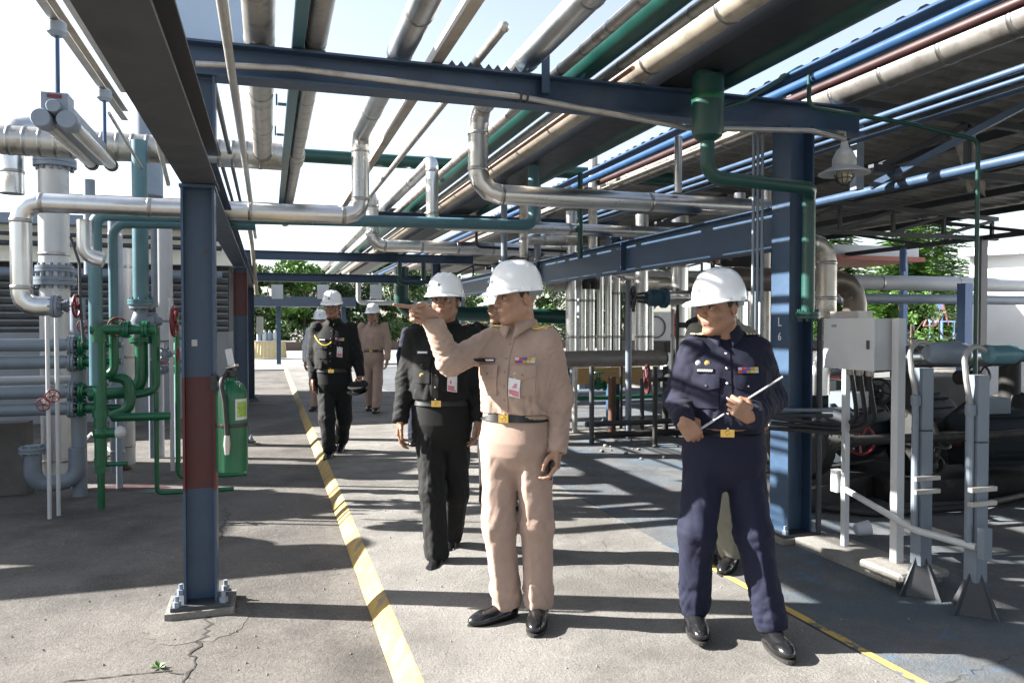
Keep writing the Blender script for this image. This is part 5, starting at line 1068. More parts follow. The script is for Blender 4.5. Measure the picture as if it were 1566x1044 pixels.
# ---- helmet
HELM = M('helmet_white', (.78, .79, .80), .22, 0, .03, 5, 0, coat=.4, rvar=.05)
STRAPM = M('helmet_strap', (.16, .18, .22), .6)
def helmet_parts():
    n, m = 56, 18; ring = []
    for i in range(m + 1):
        t = i / m; ce = math.cos(t * math.pi / 2); z = .148 * math.sin(t * math.pi / 2) ** .92; rad = ce ** .72
        row = []
        for j in range(n):
            a = 2 * math.pi * j / n; x = math.sin(a); y = -math.cos(a); k = 1.
            rib = max(0, 1 - abs(math.sin(a) * rad * .112 - 0) / .016) * (0 if t < .12 else 1)
            rib2 = max(0, 1 - abs(abs(math.sin(a) * rad * .112) - .042) / .010) * (0 if t < .2 else 1)
            bump = .0045 * (rib > 0) * min(1, rib * 2.5) + .003 * min(1, rib2 * 2.5)
            row.append(Vector((x * rad * .113, y * rad * .136 + .006, z + bump)))
        ring.append(row)
    lip = [Vector((v.x * 1.045, (v.y - .006) * 1.045 + .006, -.006)) for v in ring[0]]; lip2 = [Vector((v.x * .93, (v.y - .006) * .93 + .006, -.006)) for v in ring[0]]
    shell = MB().rings([lip2, lip] + ring, caps=False); shell.f.append(tuple(range(len(shell.v) - n, len(shell.v))))
    vs = []; fs = []; k = 21
    for i in range(k):
        a = R(-74) + R(148) * i / (k - 1); s_ = math.cos(a * math.pi / 2 / R(76)) ** .6 if abs(a) < R(76) else 0
        x, y = math.sin(a), -math.cos(a); o = Vector((x * .1155, y * .139 + .006, .004)); e = o + Vector((x * .018, -.058, -.020)) * s_
        md = o.lerp(e, .5) + Vector((0, 0, .004 * s_)); vs += [o, md, e, e + Vector((0, 0, -.005)), md + Vector((0, 0, -.006)), o + Vector((0, 0, -.008))]
    for i in range(k - 1):
        for j in range(6): fs.append((i * 6 + j, i * 6 + (j + 1) % 6, (i + 1) * 6 + (j + 1) % 6, (i + 1) * 6 + j))
    brim = MB().add(vs, fs)
    ns = []; 
    nape = MB().rings([[Vector((math.sin(a) * rr * .1, -math.cos(a) * rr * .118 + .012, z)) for a in np.linspace(R(95), R(265), 20)] for rr, z in ((1.0, .01), (1.0, -.028), (.96, -.028), (.96, .01), (1.0, .01))], closed_u=False, caps=False)
    inner = MB().rings([[Vector((math.sin(a) * .098, -math.cos(a) * .118 + .006, z)) for a in np.linspace(0, 2 * math.pi, 30, endpoint=False)] for z in (-.008, .04)], caps=False)
    slot = MB()
    for sx in (-1, 1): slot.box(sx * .114 - .006, sx * .114 + .006, -.022, .022, -.004, .02)
    out = []
    for nm, mb, mt in (('shell', shell, HELM), ('brim', brim, HELM), ('nape_strap', nape, STRAPM), ('headband', inner, STRAPM), ('side_slots', slot, HELM)):
        me = bpy.data.meshes.new(nm); me.from_pydata(mb.v, [], mb.f); bm = bmesh.new(); bm.from_mesh(me); bmesh.ops.recalc_face_normals(bm, faces=bm.faces); bm.to_mesh(me); bm.free(); me.shade_smooth(); me.set_sharp_from_angle(angle=R(40)); me.materials.append(mt); out.append((nm, me))
    return out
HELMP = helmet_parts()

def skinmat(name, c):
    m = M(name, c, .5, 0, .1, 30, .12, 90, rvar=.08); N = m.node_tree.nodes; L = m.node_tree.links; b = N['Principled BSDF']
    at_ = N.new('ShaderNodeAttribute'); at_.attribute_name = 'tint'; sep = N.new('ShaderNodeSeparateColor'); L.new(at_.outputs['Color'], sep.inputs[0])
    src = b.inputs['Base Color'].links[0].from_socket; mx = N.new('ShaderNodeMix'); mx.data_type = 'RGBA'; L.new(sep.outputs[0], mx.inputs[0]); L.new(src, mx.inputs[6]); mx.inputs[7].default_value = (c[0] * .8, c[1] * .55, c[2] * .55, 1)
    my = N.new('ShaderNodeMix'); my.data_type = 'RGBA'; L.new(sep.outputs[1], my.inputs[0]); L.new(mx.outputs[2], my.inputs[6]); my.inputs[7].default_value = (.02, .015, .012, 1); L.new(my.outputs[2], b.inputs['Base Color'])
    b.inputs['Subsurface Weight'].default_value = .08; b.inputs['Subsurface Radius'].default_value = (.01, .004, .002); b.inputs['Subsurface Scale'].default_value = .5
    return m
SKIN = skinmat('skin_tan', (.38, .215, .14)); SKIN2 = skinmat('skin_brown', (.32, .17, .105))
HAIR = M('hair_black', (.012, .011, .010), .5, 0, .3, 60, .3, 200)
EYEW = M('eye_white', (.34, .29, .26), .2, 0, .03, 9); EYED = M('eye_dark', (.015, .01, .008), .1)
def cloth(name, c, rough=.85, sheen=.15):
    m = M(name, c, rough, 0, .08, 14, .25, 320, rvar=.03); b = m.node_tree.nodes['Principled BSDF']; b.inputs['Sheen Weight'].default_value = sheen; b.inputs['Specular IOR Level'].default_value = .25; return m
KHAKI = cloth('khaki_tan_cloth', (.40, .285, .225)); KHAKID = cloth('khaki_tan_trousers', (.385, .27, .215))
BLK = cloth('black_cloth', (.008, .0085, .0085), .8, .04); BLKT = cloth('black_trousers_cloth', (.010, .0105, .0105), .8, .04)
NAVY = cloth('navy_cloth', (.008, .0095, .026), .8, .04); NAVYT = cloth('navy_trousers_cloth', (.0085, .0105, .030), .8, .03)
OLIVE = cloth('olive_grey_cloth', (.22, .21, .17)); WHT = cloth('white_cloth', (.7, .71, .73))

TOR = [(.90, .158, .122, 0), (.97, .163, .126, 0), (1.04, .165, .128, -.004), (1.12, .172, .130, -.006), (1.21, .184, .132, -.006), (1.285, .186, .126, 0), (1.335, .168, .112, .008), (1.375, .138, .098, .014), (1.415, .104, .084, .02), (1.45, .074, .07, .024), (1.50, .062, .062, .026)]
HIP = [(.69, .03, .04, .01), (.73, .085, .085, .01), (.79, .148, .118, .008), (.825, .166, .127, .008), (.86, .172, .132, .006), (.93, .166, .126, .002), (.99, .160, .122, 0), (1.06, .158, .120, 0)]
def loft(p, prof, ctr, yaw, fx=1., fy=1., belly=0.):
    """ctr: function z -> (cx, cy); front is -Y turned by yaw"""
    z = p[..., 2]; Z_ = [q[0] for q in prof]; a = np.interp(z, Z_, [q[1] for q in prof]) * fx; b = np.interp(z, Z_, [q[2] for q in prof]) * fy; yc = np.interp(z, Z_, [q[3] for q in prof])
    cx, cy = ctr(z); dx = p[..., 0] - cx; dy = p[..., 1] - cy; c, s = math.cos(yaw), math.sin(yaw)
    u = dx * c + dy * s; v = -dx * s + dy * c - yc
    if belly:
        g_ = belly * np.exp(-((z - 1.07) / .13) ** 2); b = b + np.where(v < 0, g_, 0)
    r = (np.abs(u / a) ** 2.35 + np.abs(v / b) ** 2.35) ** (1 / 2.35); return np.maximum(np.maximum((r - 1) * np.minimum(a, b), Z_[0] - z), z - Z_[-1])
def fold(p, seed, k=(38, 30, 55), w=1.6):
    rs = np.random.RandomState(seed); out = 0
    for i in range(4):
        d = rs.normal(size=3) * np.array(k) * (.6 + .35 * i); d2 = rs.normal(size=3) * 14; ph, ph2 = rs.uniform(0, 6.28, 2)
        q = np.sin(p @ d.astype(np.float32) + w * np.sin(p @ d2.astype(np.float32) + ph2) + ph); out = out + (1 - 2 * np.abs(q) ** .7) / (1 + .45 * i)
    return out / 1.9

def person(name, label, pos, J, shirt, trous, skin=SKIN, sc=1., fat=1., belly=0., yaw=0., head=(0, 0, 0), hands=None, res=.0075, detail=True, helmet=True, seed=1, short=False, hat_tilt=0.):
    """J: joints in the view-aligned frame (x right, y away, z up), metres"""
    pos = Vector(pos); t = thing(name, label, 'person', pos, -YAW)
    g_ = lambda k: np.array(J[k], float)
    neck, pel = g_('neck'), g_('pelvis'); hd = g_('head')
    zs = J.get('zs', 1.0)
    def ctr(z):
        f_ = np.clip((z - pel[2]) / (neck[2] - pel[2]), -.5, 1.2); return pel[0] + (neck[0] - pel[0]) * f_, pel[1] + (neck[1] - pel[1]) * f_
    def zmap(p):          # profile tables are for neck base at 1.43, pelvis at .93
        q = p.copy(); q[..., 2] = .93 + (p[..., 2] - pel[2]) * (.50 / (neck[2] - pel[2])); return q
    def ctr2(z): f_ = (z - .93) / .5; f_ = np.clip(f_, -.7, 1.2); return pel[0] + (neck[0] - pel[0]) * f_, pel[1] + (neck[1] - pel[1]) * f_
    fr = np.array((-math.sin(yaw) * 1., -math.cos(yaw), 0)); 
    # front vector for yaw: u axis = (c, s): front = -v axis
    fr = np.array((math.sin(yaw), -math.cos(yaw), 0)); rt = np.array((math.cos(yaw), math.sin(yaw), 0))
    def torso(p, k): return loft(zmap(p), TOR, ctr2, yaw, fat + k / .16, fat + k / .12, belly)
    def arm(p, s_, k, cut=True):
        sh, el, wr = g_('sh' + s_), g_('el' + s_), g_('wr' + s_)
        d = caps(p, sh, el, .060 * fat + k, .050 * fat + k); d2 = caps(p, el, wr, .050 * fat + k, .039 + k)
        ax_ = (el - sh) / np.linalg.norm(el - sh); ex = .0055 * fold(p, seed + 5, (48, 48, 40), 2.)
        e = np.exp(-(np.linalg.norm(p - el, axis=-1) / .09) ** 2); ex = ex + .006 * e * fold(p, seed + 6, (34, 34, 44), 2.4) 
        d = smin(d, d2, .03) + (ex if k > 0 else 0)
        if cut: w_ = (wr - el) / np.linalg.norm(wr - el); d = np.maximum(d, (p - (wr + w_ * .02)) @ w_)
        return d
    def shirt_f(p):
        d = torso(p, .008); zz = zmap(p)[..., 2]
        d = d + .0065 * fold(p, seed, (44, 44, 20), 1.9) * np.clip((1.36 - zz) / .2, .15, 1) + .005 * np.exp(-((zz - 1.04) / .04) ** 2) * np.sin(np.arctan2(p[..., 1] - pel[1], p[..., 0] - pel[0]) * 11 + 2 * np.sin(p[..., 2] * 30) + seed)
        d = np.maximum(d, 1.003 - zz)
        for s_ in 'RL': d = smin(d, arm(p, s_, .007), .045)
        nk = caps(p, neck + (0, 0, -.03), hd + (0, 0, -.1), .058, .056); d = np.maximum(d, np.minimum(neck[2] + .045 - p[..., 2], 1) * -1)
        return d
    pts = [g_(k) for k in ('shR', 'shL', 'elR', 'elL', 'wrR', 'wrL', 'neck', 'pelvis')]; lo = np.min(pts, 0) - .16; hi = np.max(pts, 0) + .16
    lo[:2] = np.minimum(lo[:2], pel[:2] - .26 * fat - belly); hi[:2] = np.maximum(hi[:2], pel[:2] + .26 * fat)
    sv_, sf_ = surf(shirt_f, lo, hi, res); so_ = mk('shirt', sv_, sf_, shirt, t)
    # trousers
    def legs(p, k):
        d = loft(zmap(p), HIP, ctr2, yaw, fat + k / .16, fat + k / .12, belly * .4)
        for s_ in 'RL':
            h_, kn, an = g_('hip' + s_), g_('kn' + s_), g_('an' + s_)
            a = caps(p, h_, kn, .084 * fat + k, .064 * fat + k); b = caps(p, kn, an, .064 * fat + k, .058 + k); l = smin(a, b, .04); 
            if k > 0:
                zl = p[..., 2]; l = l + .005 * fold(p, seed + 9 + ord(s_), (42, 42, 9), 1.6) + .0065 * np.exp(-((zl - an[2] - .04) / .075) ** 2) * fold(p, seed + 19 + ord(s_), (12, 12, 34), 2.5) + .004 * np.exp(-((zl - kn[2]) / .1) ** 2) * fold(p, seed + 29 + ord(s_), (16, 16, 26), 2.)
                # pressed crease
                ang = np.arctan2((p[..., 0] - (h_[0] + (an[0] - h_[0]) * np.clip((h_[2] - zl) / (h_[2] - an[2]), 0, 1))) - .0 * zl, -(p[..., 1] - (h_[1] + (an[1] - h_[1]) * np.clip((h_[2] - zl) / (h_[2] - an[2]), 0, 1)))) - yaw
                l = l - .010 * np.exp(-np.abs(ang / .26))  * np.clip((h_[2] - zl) / .15, 0, 1)
            d = smin(d, l, .022)
        zz = zmap(p)[..., 2]; d = np.maximum(d, zz - (1.002 if k > 0 else .99))
        hem = np.minimum(g_('anR')[2], g_('anL')[2])
        cut = np.full(p.shape[:-1], 1e3, np.float32)
        for s_ in 'RL':
            an, kn = g_('an' + s_), g_('kn' + s_); ax_ = (an - kn) / np.linalg.norm(an - kn); near = np.linalg.norm(p[..., :2] - an[:2], axis=-1) < .13
            cc = np.where(near & (p[..., 2] < an[2] + .2), (p - (an + ax_ * .035)) @ ax_, -1e3); d = np.maximum(d, cc)
        return d
    pts = [g_(k) for k in ('hipR', 'hipL', 'knR', 'knL', 'anR', 'anL')]; lo = np.min(pts, 0) - .14; hi = np.max(pts, 0) + .14; lo[2] = min(J['anR'][2], J['anL'][2]) - .07; hi[2] = pel[2] + .16
    lo[:2] = np.minimum(lo[:2], pel[:2] - .22 * fat - belly); hi[:2] = np.maximum(hi[:2], pel[:2] + .22 * fat)
    tv, tf = surf(lambda p: legs(p, .009), lo, hi, res); to_ = mk('trousers', tv, tf, trous, t)
    # body: coarse trunk inside the clothes + head + hands in one mesh
    def body_f(p):
        d = torso(p, -.014)
        for s_ in 'RL': d = smin(d, arm(p, s_, -.012, False), .04)
        d = smin(d, legs(p, -.014), .02); return smin(d, caps(p, neck + (0, 0, -.05), hd + (0, .02, -.1), .05, .05), .03)
    allp = np.array([J[k] for k in J if isinstance(J[k], tuple)], float); bv_, bf_ = surf(body_f, allp.min(0) - .2, allp.max(0) + .2, .022)
    hr = Matrix.Rotation(head[0], 3, 'Z') @ Matrix.Rotation(head[1], 3, 'X') @ Matrix.Rotation(head[2], 3, 'Y'); hm = np.array(hr); hs = J.get('hs', 1.0) if isinstance(J.get('hs', 1.0), float) else 1.
    Vv = [bv_, HV @ hm.T + hd]; Ff = [bf_, HF + len(bv_)]; lm, bm_ = lip_mask(HV); tint = [np.zeros((len(bv_), 2)), np.stack([lm, bm_], 1)]; n_ = len(bv_) + len(HV)
    hm_inv = {}
    for s_ in 'RL':
        if not hands or s_ not in hands: continue
        pose, fd, pn = hands[s_]; v, f = hand_mesh(pose); fd = Vector(fd).normalized(); pn = Vector(pn); pn = (pn - fd * pn.dot(fd)).normalized(); Z_ = -fd; X_ = pn; Y_ = Z_.cross(X_)
        if s_ == 'L': v = v * np.array((1, -1, 1)); f = f[:, ::-1]
        m_ = np.array([X_, Y_, Z_]).T; v = v @ m_.T * sc + g_('wr' + s_); Vv.append(v); Ff.append(f + n_); n_ += len(v); tint.append(np.zeros((len(v), 2)))
    me = bpy.data.meshes.new('body'); me.from_pydata(np.concatenate(Vv).tolist(), [], np.concatenate(Ff).tolist()); me.shade_smooth(); tc_ = np.concatenate(tint); ca = me.color_attributes.new('tint', 'FLOAT_COLOR', 'POINT')
    ca.data.foreach_set('color', np.concatenate([tc_, np.zeros((len(tc_), 1)), np.ones((len(tc_), 1))], 1).astype(np.float32).ravel()); bo = link('body', me, skin, t)
    hq = hr.to_quaternion(); hdv = Vector(hd)
    if 'hair' not in CACHE:
        hme = bpy.data.meshes.new('hair'); hme.from_pydata(HRV.tolist(), [], HRF.tolist()); hme.shade_smooth(); hme.materials.append(HAIR); CACHE['hair'] = hme
        e = MB().sphere((.031, -.0805, .007), .0118, 12, 8); em = bpy.data.meshes.new('eye'); em.from_pydata([v - Vector((.031, -.0805, .007)) for v in e.v], [], e.f); em.shade_smooth(); em.materials.append(EYEW); CACHE['eye'] = em
        e = MB().sphere((0, 0, 0), .0072, 10, 6); em = bpy.data.meshes.new('iris'); em.from_pydata(e.v, [], e.f); em.materials.append(EYED); CACHE['iris'] = em
    link('hair', CACHE['hair'], None, t, hdv, hq)
    for sx in (-1, 1):
        eo = link('eye', CACHE['eye'], None, t, hdv + hr @ Vector((sx * .031, -.0798, .0055)), hq); link('iris', CACHE['iris'], None, eo, (0, -.0066, 0))
    if helmet:
        hp = bpy.data.objects.new('helmet', None); COL.objects.link(hp); hp.parent = t; hp.location = hdv + hr @ Vector((0, -.004, .036)); hp.rotation_mode = 'QUATERNION'; hp.rotation_quaternion = hq @ Quaternion((1, 0, 0), hat_tilt); hp.empty_display_size = .05
        for nm, me_ in HELMP: link(nm, me_, None, hp)
        bd = MB().lathe([(.001, 0), (.011, 0), (.011, .002), (.001, .003)], (0, -.1385, .055), (0, -1, .35), 14); bo_ = bpy.data.meshes.new('badge'); bo_.from_pydata(bd.v, [], bd.f); link('badge', bo_, BADGE, hp)
    for s_ in 'RL':
        an = g_('an' + s_); fa = J.get('ft' + s_, yaw); o = link('shoe', shoe_me, None, t, Vector((an[0], an[1], an[2] - .095))); o.rotation_euler = (J.get('pt' + s_, 0), 0, fa); o.scale = (sc * 1.05,) * 3
        link('sole', sole_me, None, o, (0, 0, -.004))
    info = dict(t=t, fr=fr, rt=rt, ctr=ctr, J=J, neck=neck, pel=pel, hd=hd, yaw=yaw, hr=hr, g=g_)
    info['sb'] = BVHTree.FromPolygons([Vector(v) for v in sv_], [tuple(int(i) for i in f) for f in sf_]); info['tb'] = BVHTree.FromPolygons([Vector(v) for v in tv], [tuple(int(i) for i in f) for f in tf])
    # belt
    zb = pel[2] + .056 * (neck[2] - pel[2]) / .5; vs = []; nb = 40
    rows = []
    for zz, kk in ((zb - .017, 1.0), (zb - .017, 1.02), (zb + .017, 1.02), (zb + .017, 1.0)):
        row = []
        for j in range(nb):
            a = 2 * math.pi * j / nb; c = np.array(ctr(zz)); d = np.array((math.cos(a), math.sin(a), 0)); o_ = Vector((c[0], c[1], zz)) + Vector(d) * .5
            hit = info['tb'].ray_cast(o_, Vector(-d)); h2 = info['sb'].ray_cast(o_, Vector(-d)); r_ = .14
            if hit[0]: r_ = (hit[0] - Vector((c[0], c[1], zz))).length
            row.append(Vector((c[0], c[1], zz)) + Vector(d) * ((r_ + .006) * kk))
        rows.append(row)
    be = MB().rings(rows + [rows[0]], caps=False); bl = be.build('belt', BELTM, None, origin=(0, 0, 0)); bl.parent = t; info['belt'] = bl; info['zb'] = zb
    return info
CACHE = {}
BELTM = M('belt_black', (.012, .012, .012), .35); BADGE = M('helmet_badge', (.05, .12, .10), .4, 0, .3, 60)

def patch(I, u0, u1, z0, z1, name, mat, off=.003, th=.003, nu=6, nv=5, which='sb', side='front', shape=None, tilt=0.):
    fr, rt = Vector(I['fr']), Vector(I['rt']); top = []; nb = I[which]
    if side == 'back': fr = -fr
    for j in range(nv + 1):
        for i in range(nu + 1):
            fu, fv = i / nu, j / nv; u = u0 + (u1 - u0) * fu; z = z0 + (z1 - z0) * fv + tilt * (fu - .5)
            if shape: z = shape(fu, fv, z)
            c = I['ctr'](z); o = Vector((c[0], c[1], z)) + rt * u + fr * .6; h = nb.ray_cast(o, -fr)
            top.append(h[0] + fr * off if h[0] else o - fr * .47)
    mb = MB(); n = nu + 1; front = [v + fr * th for v in top]; mb.add(top + front, [])
    N_ = len(top)
    for j in range(nv):
        for i in range(nu): a = j * n + i; mb.f.append((N_ + a, N_ + a + 1, N_ + a + n + 1, N_ + a + n))
    ed = [(j * n, (j + 1) * n) for j in range(nv)] + [(j * n + nu, (j + 1) * n + nu) for j in range(nv)] + [(i, i + 1) for i in range(nu)] + [(nv * n + i, nv * n + i + 1) for i in range(nu)]
    for a, b in ed: mb.f.append((a, b, N_ + b, N_ + a))
    o = mb.build(name, mat, None, origin=(0, 0, 0)); o.parent = I['t']; return o
def dot(I, u, z, r, name, mat, th=.004):
    fr, rt = Vector(I['fr']), Vector(I['rt']); c = I['ctr'](z); o = Vector((c[0], c[1], z)) + rt * u + fr * .6; h = I['sb'].ray_cast(o, -fr); p = h[0] if h[0] else o - fr * .47
    ob = MB().lathe([(r, -.002), (r, th * .6), (r * .6, th), (.0005, th)], p, fr, 12).build(name, mat, None, origin=(0, 0, 0)); ob.parent = I['t']; return ob
def buckle(I, mat, w=.026, h=.019):
    fr, rt = Vector(I['fr']), Vector(I['rt']); z = I['zb']; c = I['ctr'](z); o = Vector((c[0], c[1], z)) + fr * .6; hh = [b.ray_cast(o, -fr) for b in (I['tb'], I['sb'])]; ps = [x[0] for x in hh if x[0]]; p = max(ps, key=lambda q: q.dot(fr)) + fr * .012
    mb = MB().bar(p - rt * w, p + rt * w, .012, h * 2, (0, 0, 1)); ob = mb.build('buckle', mat, None, origin=(0, 0, 0)); ob.parent = I['belt']
    mb = MB().torus(p + fr * .007, fr, .009, .0025, 14, 6); ob2 = mb.build('buckle_emblem', mat, None, origin=(0, 0, 0)); ob2.parent = I['belt']
def epaulette(I, s_, mat, w=.055, stripes=None, smat=None):
    sh = Vector(I['g']('sh' + s_)); nk = Vector(I['neck']); nk.z = 0; a = Vector((nk.x, nk.y, 0)).lerp(Vector((sh.x, sh.y, 0)), .42); b = Vector((nk.x, nk.y, 0)).lerp(Vector((sh.x, sh.y, 0)), 1.13)
    d = (b - a).normalized(); q = Vector((-d.y, d.x, 0))
    def grid(f0, f1, ww, off, name, m_, par, th=.004):
        top = []; nu, nv = 5, 4
        for j in range(nv + 1):
            for i in range(nu + 1):
                p = a.lerp(b, f0 + (f1 - f0) * i / nu) + q * (ww * (j / nv - .5)); h = I['sb'].ray_cast(Vector((p.x, p.y, sh.z + .4)), Vector((0, 0, -1))); top.append((h[0] if h[0] else Vector((p.x, p.y, sh.z))) + Vector((0, 0, off)))
        mb = MB(); n = nu + 1; N_ = len(top); mb.add(top + [v + Vector((0, 0, th)) for v in top], [])
        for j in range(nv):
            for i in range(nu): k = j * n + i; mb.f.append((N_ + k, N_ + k + 1, N_ + k + n + 1, N_ + k + n))
        for x, y in [(j * n, (j + 1) * n) for j in range(nv)] + [(j * n + nu, (j + 1) * n + nu) for j in range(nv)] + [(i, i + 1) for i in range(nu)] + [(nv * n + i, nv * n + i + 1) for i in range(nu)]: mb.f.append((x, y, N_ + y, N_ + x))
        o = mb.build(name, m_, None, origin=(0, 0, 0)); o.parent = par; return o
    e = grid(0, 1, w, .004, 'epaulette', mat, I['t'])
    for k in range(stripes or 0): f0 = .36 + k * .155; grid(f0, f0 + .095, w * .96, .0085, 'stripe', smat, e, .003)
    return e
def collar(I, mat, open_=.35, drop=.055, h=.04):
    nk = Vector(I['neck']); hd = Vector(I['hd']); yaw = I['yaw']; vs = []; n = 30
    for i in range(n + 1):
        a = open_ * .5 + (2 * math.pi - open_) * i / n; e = min(i, n - i) / n; fwd = max(0, 1 - e / .16)
        d = Vector((math.sin(a + math.pi * 0) * math.cos(yaw) + math.cos(a) * math.sin(yaw), -math.cos(a) * math.cos(yaw) + math.sin(a) * math.sin(yaw), 0))
        base = nk + Vector((0, 0, .0)); zt = .052 - .012 * fwd; lowz = .008 - drop * fwd ** 1.3
        fr = Vector(I['fr'])
        t0 = base + d * .066 + Vector((0, 0, zt - .01)); t1 = base + d * .07 + Vector((0, 0, zt)); t2 = base + d * (.080 + .01 * fwd) + Vector((0, 0, (zt + lowz) * .55)); t3 = base + d * (.093 + .016 * fwd) + Vector((0, 0, lowz)) + fr * (.022 * fwd)
        t4 = base + d * .062 + Vector((0, 0, -.03))
        vs += [t4, t0, t1, t2, t3]
    fs = [(i * 5 + j, i * 5 + j + 1, (i + 1) * 5 + j + 1, (i + 1) * 5 + j) for i in range(n) for j in range(4)]
    me = bpy.data.meshes.new('collar'); me.from_pydata([tuple(v) for v in vs], [], fs); me.shade_smooth(); o = link('collar', me, mat, I['t']); sm = o.modifiers.new('s', 'SOLIDIFY'); sm.thickness = .004; return o
RIBB = [M('ribbon_%d' % i, c, .7) for i, c in enumerate(((.5, .05, .05), (.6, .5, .2), (.08, .08, .4), (.6, .6, .6), (.5, .3, .05)))]
TAGB = M('name_tag_black', (.015, .015, .018), .3); CARD = M('badge_card', (.75, .72, .72), .3, 0, .05, 40); PINK = M('badge_pink', (.62, .2, .26), .4, 0, .1, 50)
BTN = M('button_dull', (.25, .2, .15), .4)
def uniform(I, cl, ribbons=True, badge=True, btn=BTN, pockets=True, tag_=True, scale=1., card_u=.075, card_z=1.12, wings=False):
    k = (I['neck'][2] - I['pel'][2]) / .5; Z_ = lambda z: I['pel'][2] + (z - .93) * k
    patch(I, -.017, .017, Z_(.965), Z_(1.40), 'placket', cl, .001, .0025, 2, 16)
    for i in range(6): dot(I, 0, Z_(1.01 + i * .068), .006, 'button', btn, .006)
    if pockets:
        for u in (-.095, .09):
            patch(I, u - .055, u + .055, Z_(1.10), Z_(1.235), 'pocket', cl, .001, .005, 6, 6)
            patch(I, u - .059, u + .059, Z_(1.195), Z_(1.25), 'pocket_flap', cl, .006, .006, 8, 4, shape=lambda fu, fv, z: z - (1 - fv) * .014 * (1 - abs(fu - .5) * 2))
            dot(I, u, Z_(1.203), .006, 'button', btn, .018)
    if tag_: patch(I, -.135, -.06, Z_(1.262), Z_(1.282), 'name_tag', TAGB, .003, .003, 3, 2); patch(I, -.13, -.065, Z_(1.268), Z_(1.276), 'name_lettering', STENC, .0065, .0006, 12, 1, shape=lambda fu, fv, z: z + .0015 * math.sin(fu * 40))
    if ribbons:
        for r_ in range(2):
            for i in range(5): u = .048 + i * .0185; patch(I, u, u + .0175, Z_(1.262 + r_ * .0135), Z_(1.2745 + r_ * .0135), 'ribbon', RIBB[(i * 2 + r_ * 3) % 5], .003, .003, 1, 1)
    if badge:
        o = patch(I, card_u - .028, card_u + .028, Z_(card_z - .045), Z_(card_z + .045), 'id_card', CARD, .010, .002, 2, 2, tilt=-.01); patch(I, card_u - .024, card_u + .024, Z_(card_z - .04), Z_(card_z - .012), 'card_print', PINK, .0125, .0006, 2, 2, tilt=-.01)
        patch(I, card_u - .012, card_u + .012, Z_(card_z + .0), Z_(card_z + .022), 'card_photo', PINK, .0125, .0006, 1, 1); patch(I, card_u - .005, card_u + .005, Z_(card_z + .045), Z_(card_z + .075), 'card_clip', CABLE, .009, .003, 1, 1)
    if wings: patch(I, .05, .14, Z_(1.30), Z_(1.315), 'wings_badge', BRASS, .003, .004, 8, 2, shape=lambda fu, fv, z: z + .012 * abs(fu - .5) * 2 - .006)

# ---- joint helper: pixel of the photograph -> view-aligned offset at the person's depth
def JF(px0, gy, s):
    P_ = Vector(P); v0 = P_ - cam.location; w0 = v0.dot(FW); ri = Matrix.Rotation(YAW, 3, 'Z')
    def q(px, py, y=0.):
        o = cam.location + ray(px, py) * (w0 + y); l = ri @ (o - P_); return (l.x, l.y, l.z)
    return q
def cam_of(pos):
    v = Vector(pos) - cam.location; wd = v.dot(FW); return CXP + FPX * v.dot(RT) / wd, CYP - FPX * v.dot(UP) / wd, FPX / wd
def default_pose(h=1.0, stride=.16, swing=.1, yaw=0., toe=0.):
    c, s = math.cos(yaw), math.sin(yaw)
    r = lambda x, y, z: (x * c - y * s, x * s + y * c, z * h)
    J = dict(neck=r(0, .02, 1.43), pelvis=r(0, 0, .93), head=r(0, -.015, 1.575), shR=r(-.185, .01, 1.385), shL=r(.185, .01, 1.385), elR=r(-.25, .0 + swing * .3, 1.10), elL=r(.25, .0 - swing * .3, 1.10), wrR=r(-.255, -.06 + swing, .86), wrL=r(.255, -.06 - swing, .86),
             hipR=r(-.085, 0, .88), hipL=r(.085, 0, .88), knR=r(-.09, -.05 - stride * .35, .49), knL=r(.09, -.02 + stride * .25, .49), anR=r(-.09, -stride, .095), anL=r(.09, stride, .10), ftR=yaw, ftL=yaw)
    return J
# ------------------------------------------------------------- the people
GOLD = M('gold_braid', (.62, .45, .14), .45, .45, .15, 60, .2, 200)
GOLDB = M('gold_buckle', (.72, .5, .15), .22, 1.)
# 1 pointing officer in khaki
P = Vector((1.17, 3.58, 0)); x0, gy, s = cam_of(P); j = JF(x0, gy, s)
yw = R(-26)
J = dict(neck=j(795, 502, .02), pelvis=j(790, 652, .0), head=j(790, 456, -.01),
         shR=j(757, 520, .05), shL=j(836, 522, -.06), elR=j(689, 554, -.13), elL=j(857, 605, -.02), wrR=j(658, 482, -.17), wrL=j(852, 686, -.10),
         hipR=j(764, 678, .03), hipL=j(815, 678, -.03), knR=j(763, 800, -.03), knL=j(821, 800, -.03), anR=j(775, 917, .02), anL=j(824, 917, -.02), ftR=R(-58), ftL=R(-8))
I = person('person', 'officer in khaki uniform and white helmet pointing to the left', P, J, KHAKI, KHAKID, SKIN, 1., 1.0, .0, yw, (R(-64), R(4), 0), {'R': ('point', (-.86, -.48, .10), (.5, -.86, 0)), 'L': ('hold', (-.10, -.15, -1), (-.9, .25, .1))}, res=.0062, seed=3)
uniform(I, KHAKI, card_u=.055, card_z=1.14); collar(I, KHAKI); buckle(I, GOLDB)
for s_ in 'RL': epaulette(I, s_, GOLD, .06)
wr = Vector(I['g']('wrL')); dr = Vector((-.05, -.08, -1)).normalized(); o = MB().lathe([(.034, -.014), (.037, -.012), (.037, .012), (.034, .014)], wr + Vector((0, 0, -.004)), dr, 18, caps=False).build('wristwatch', RUBBER, None, origin=(0, 0, 0)); o.parent = I['t']
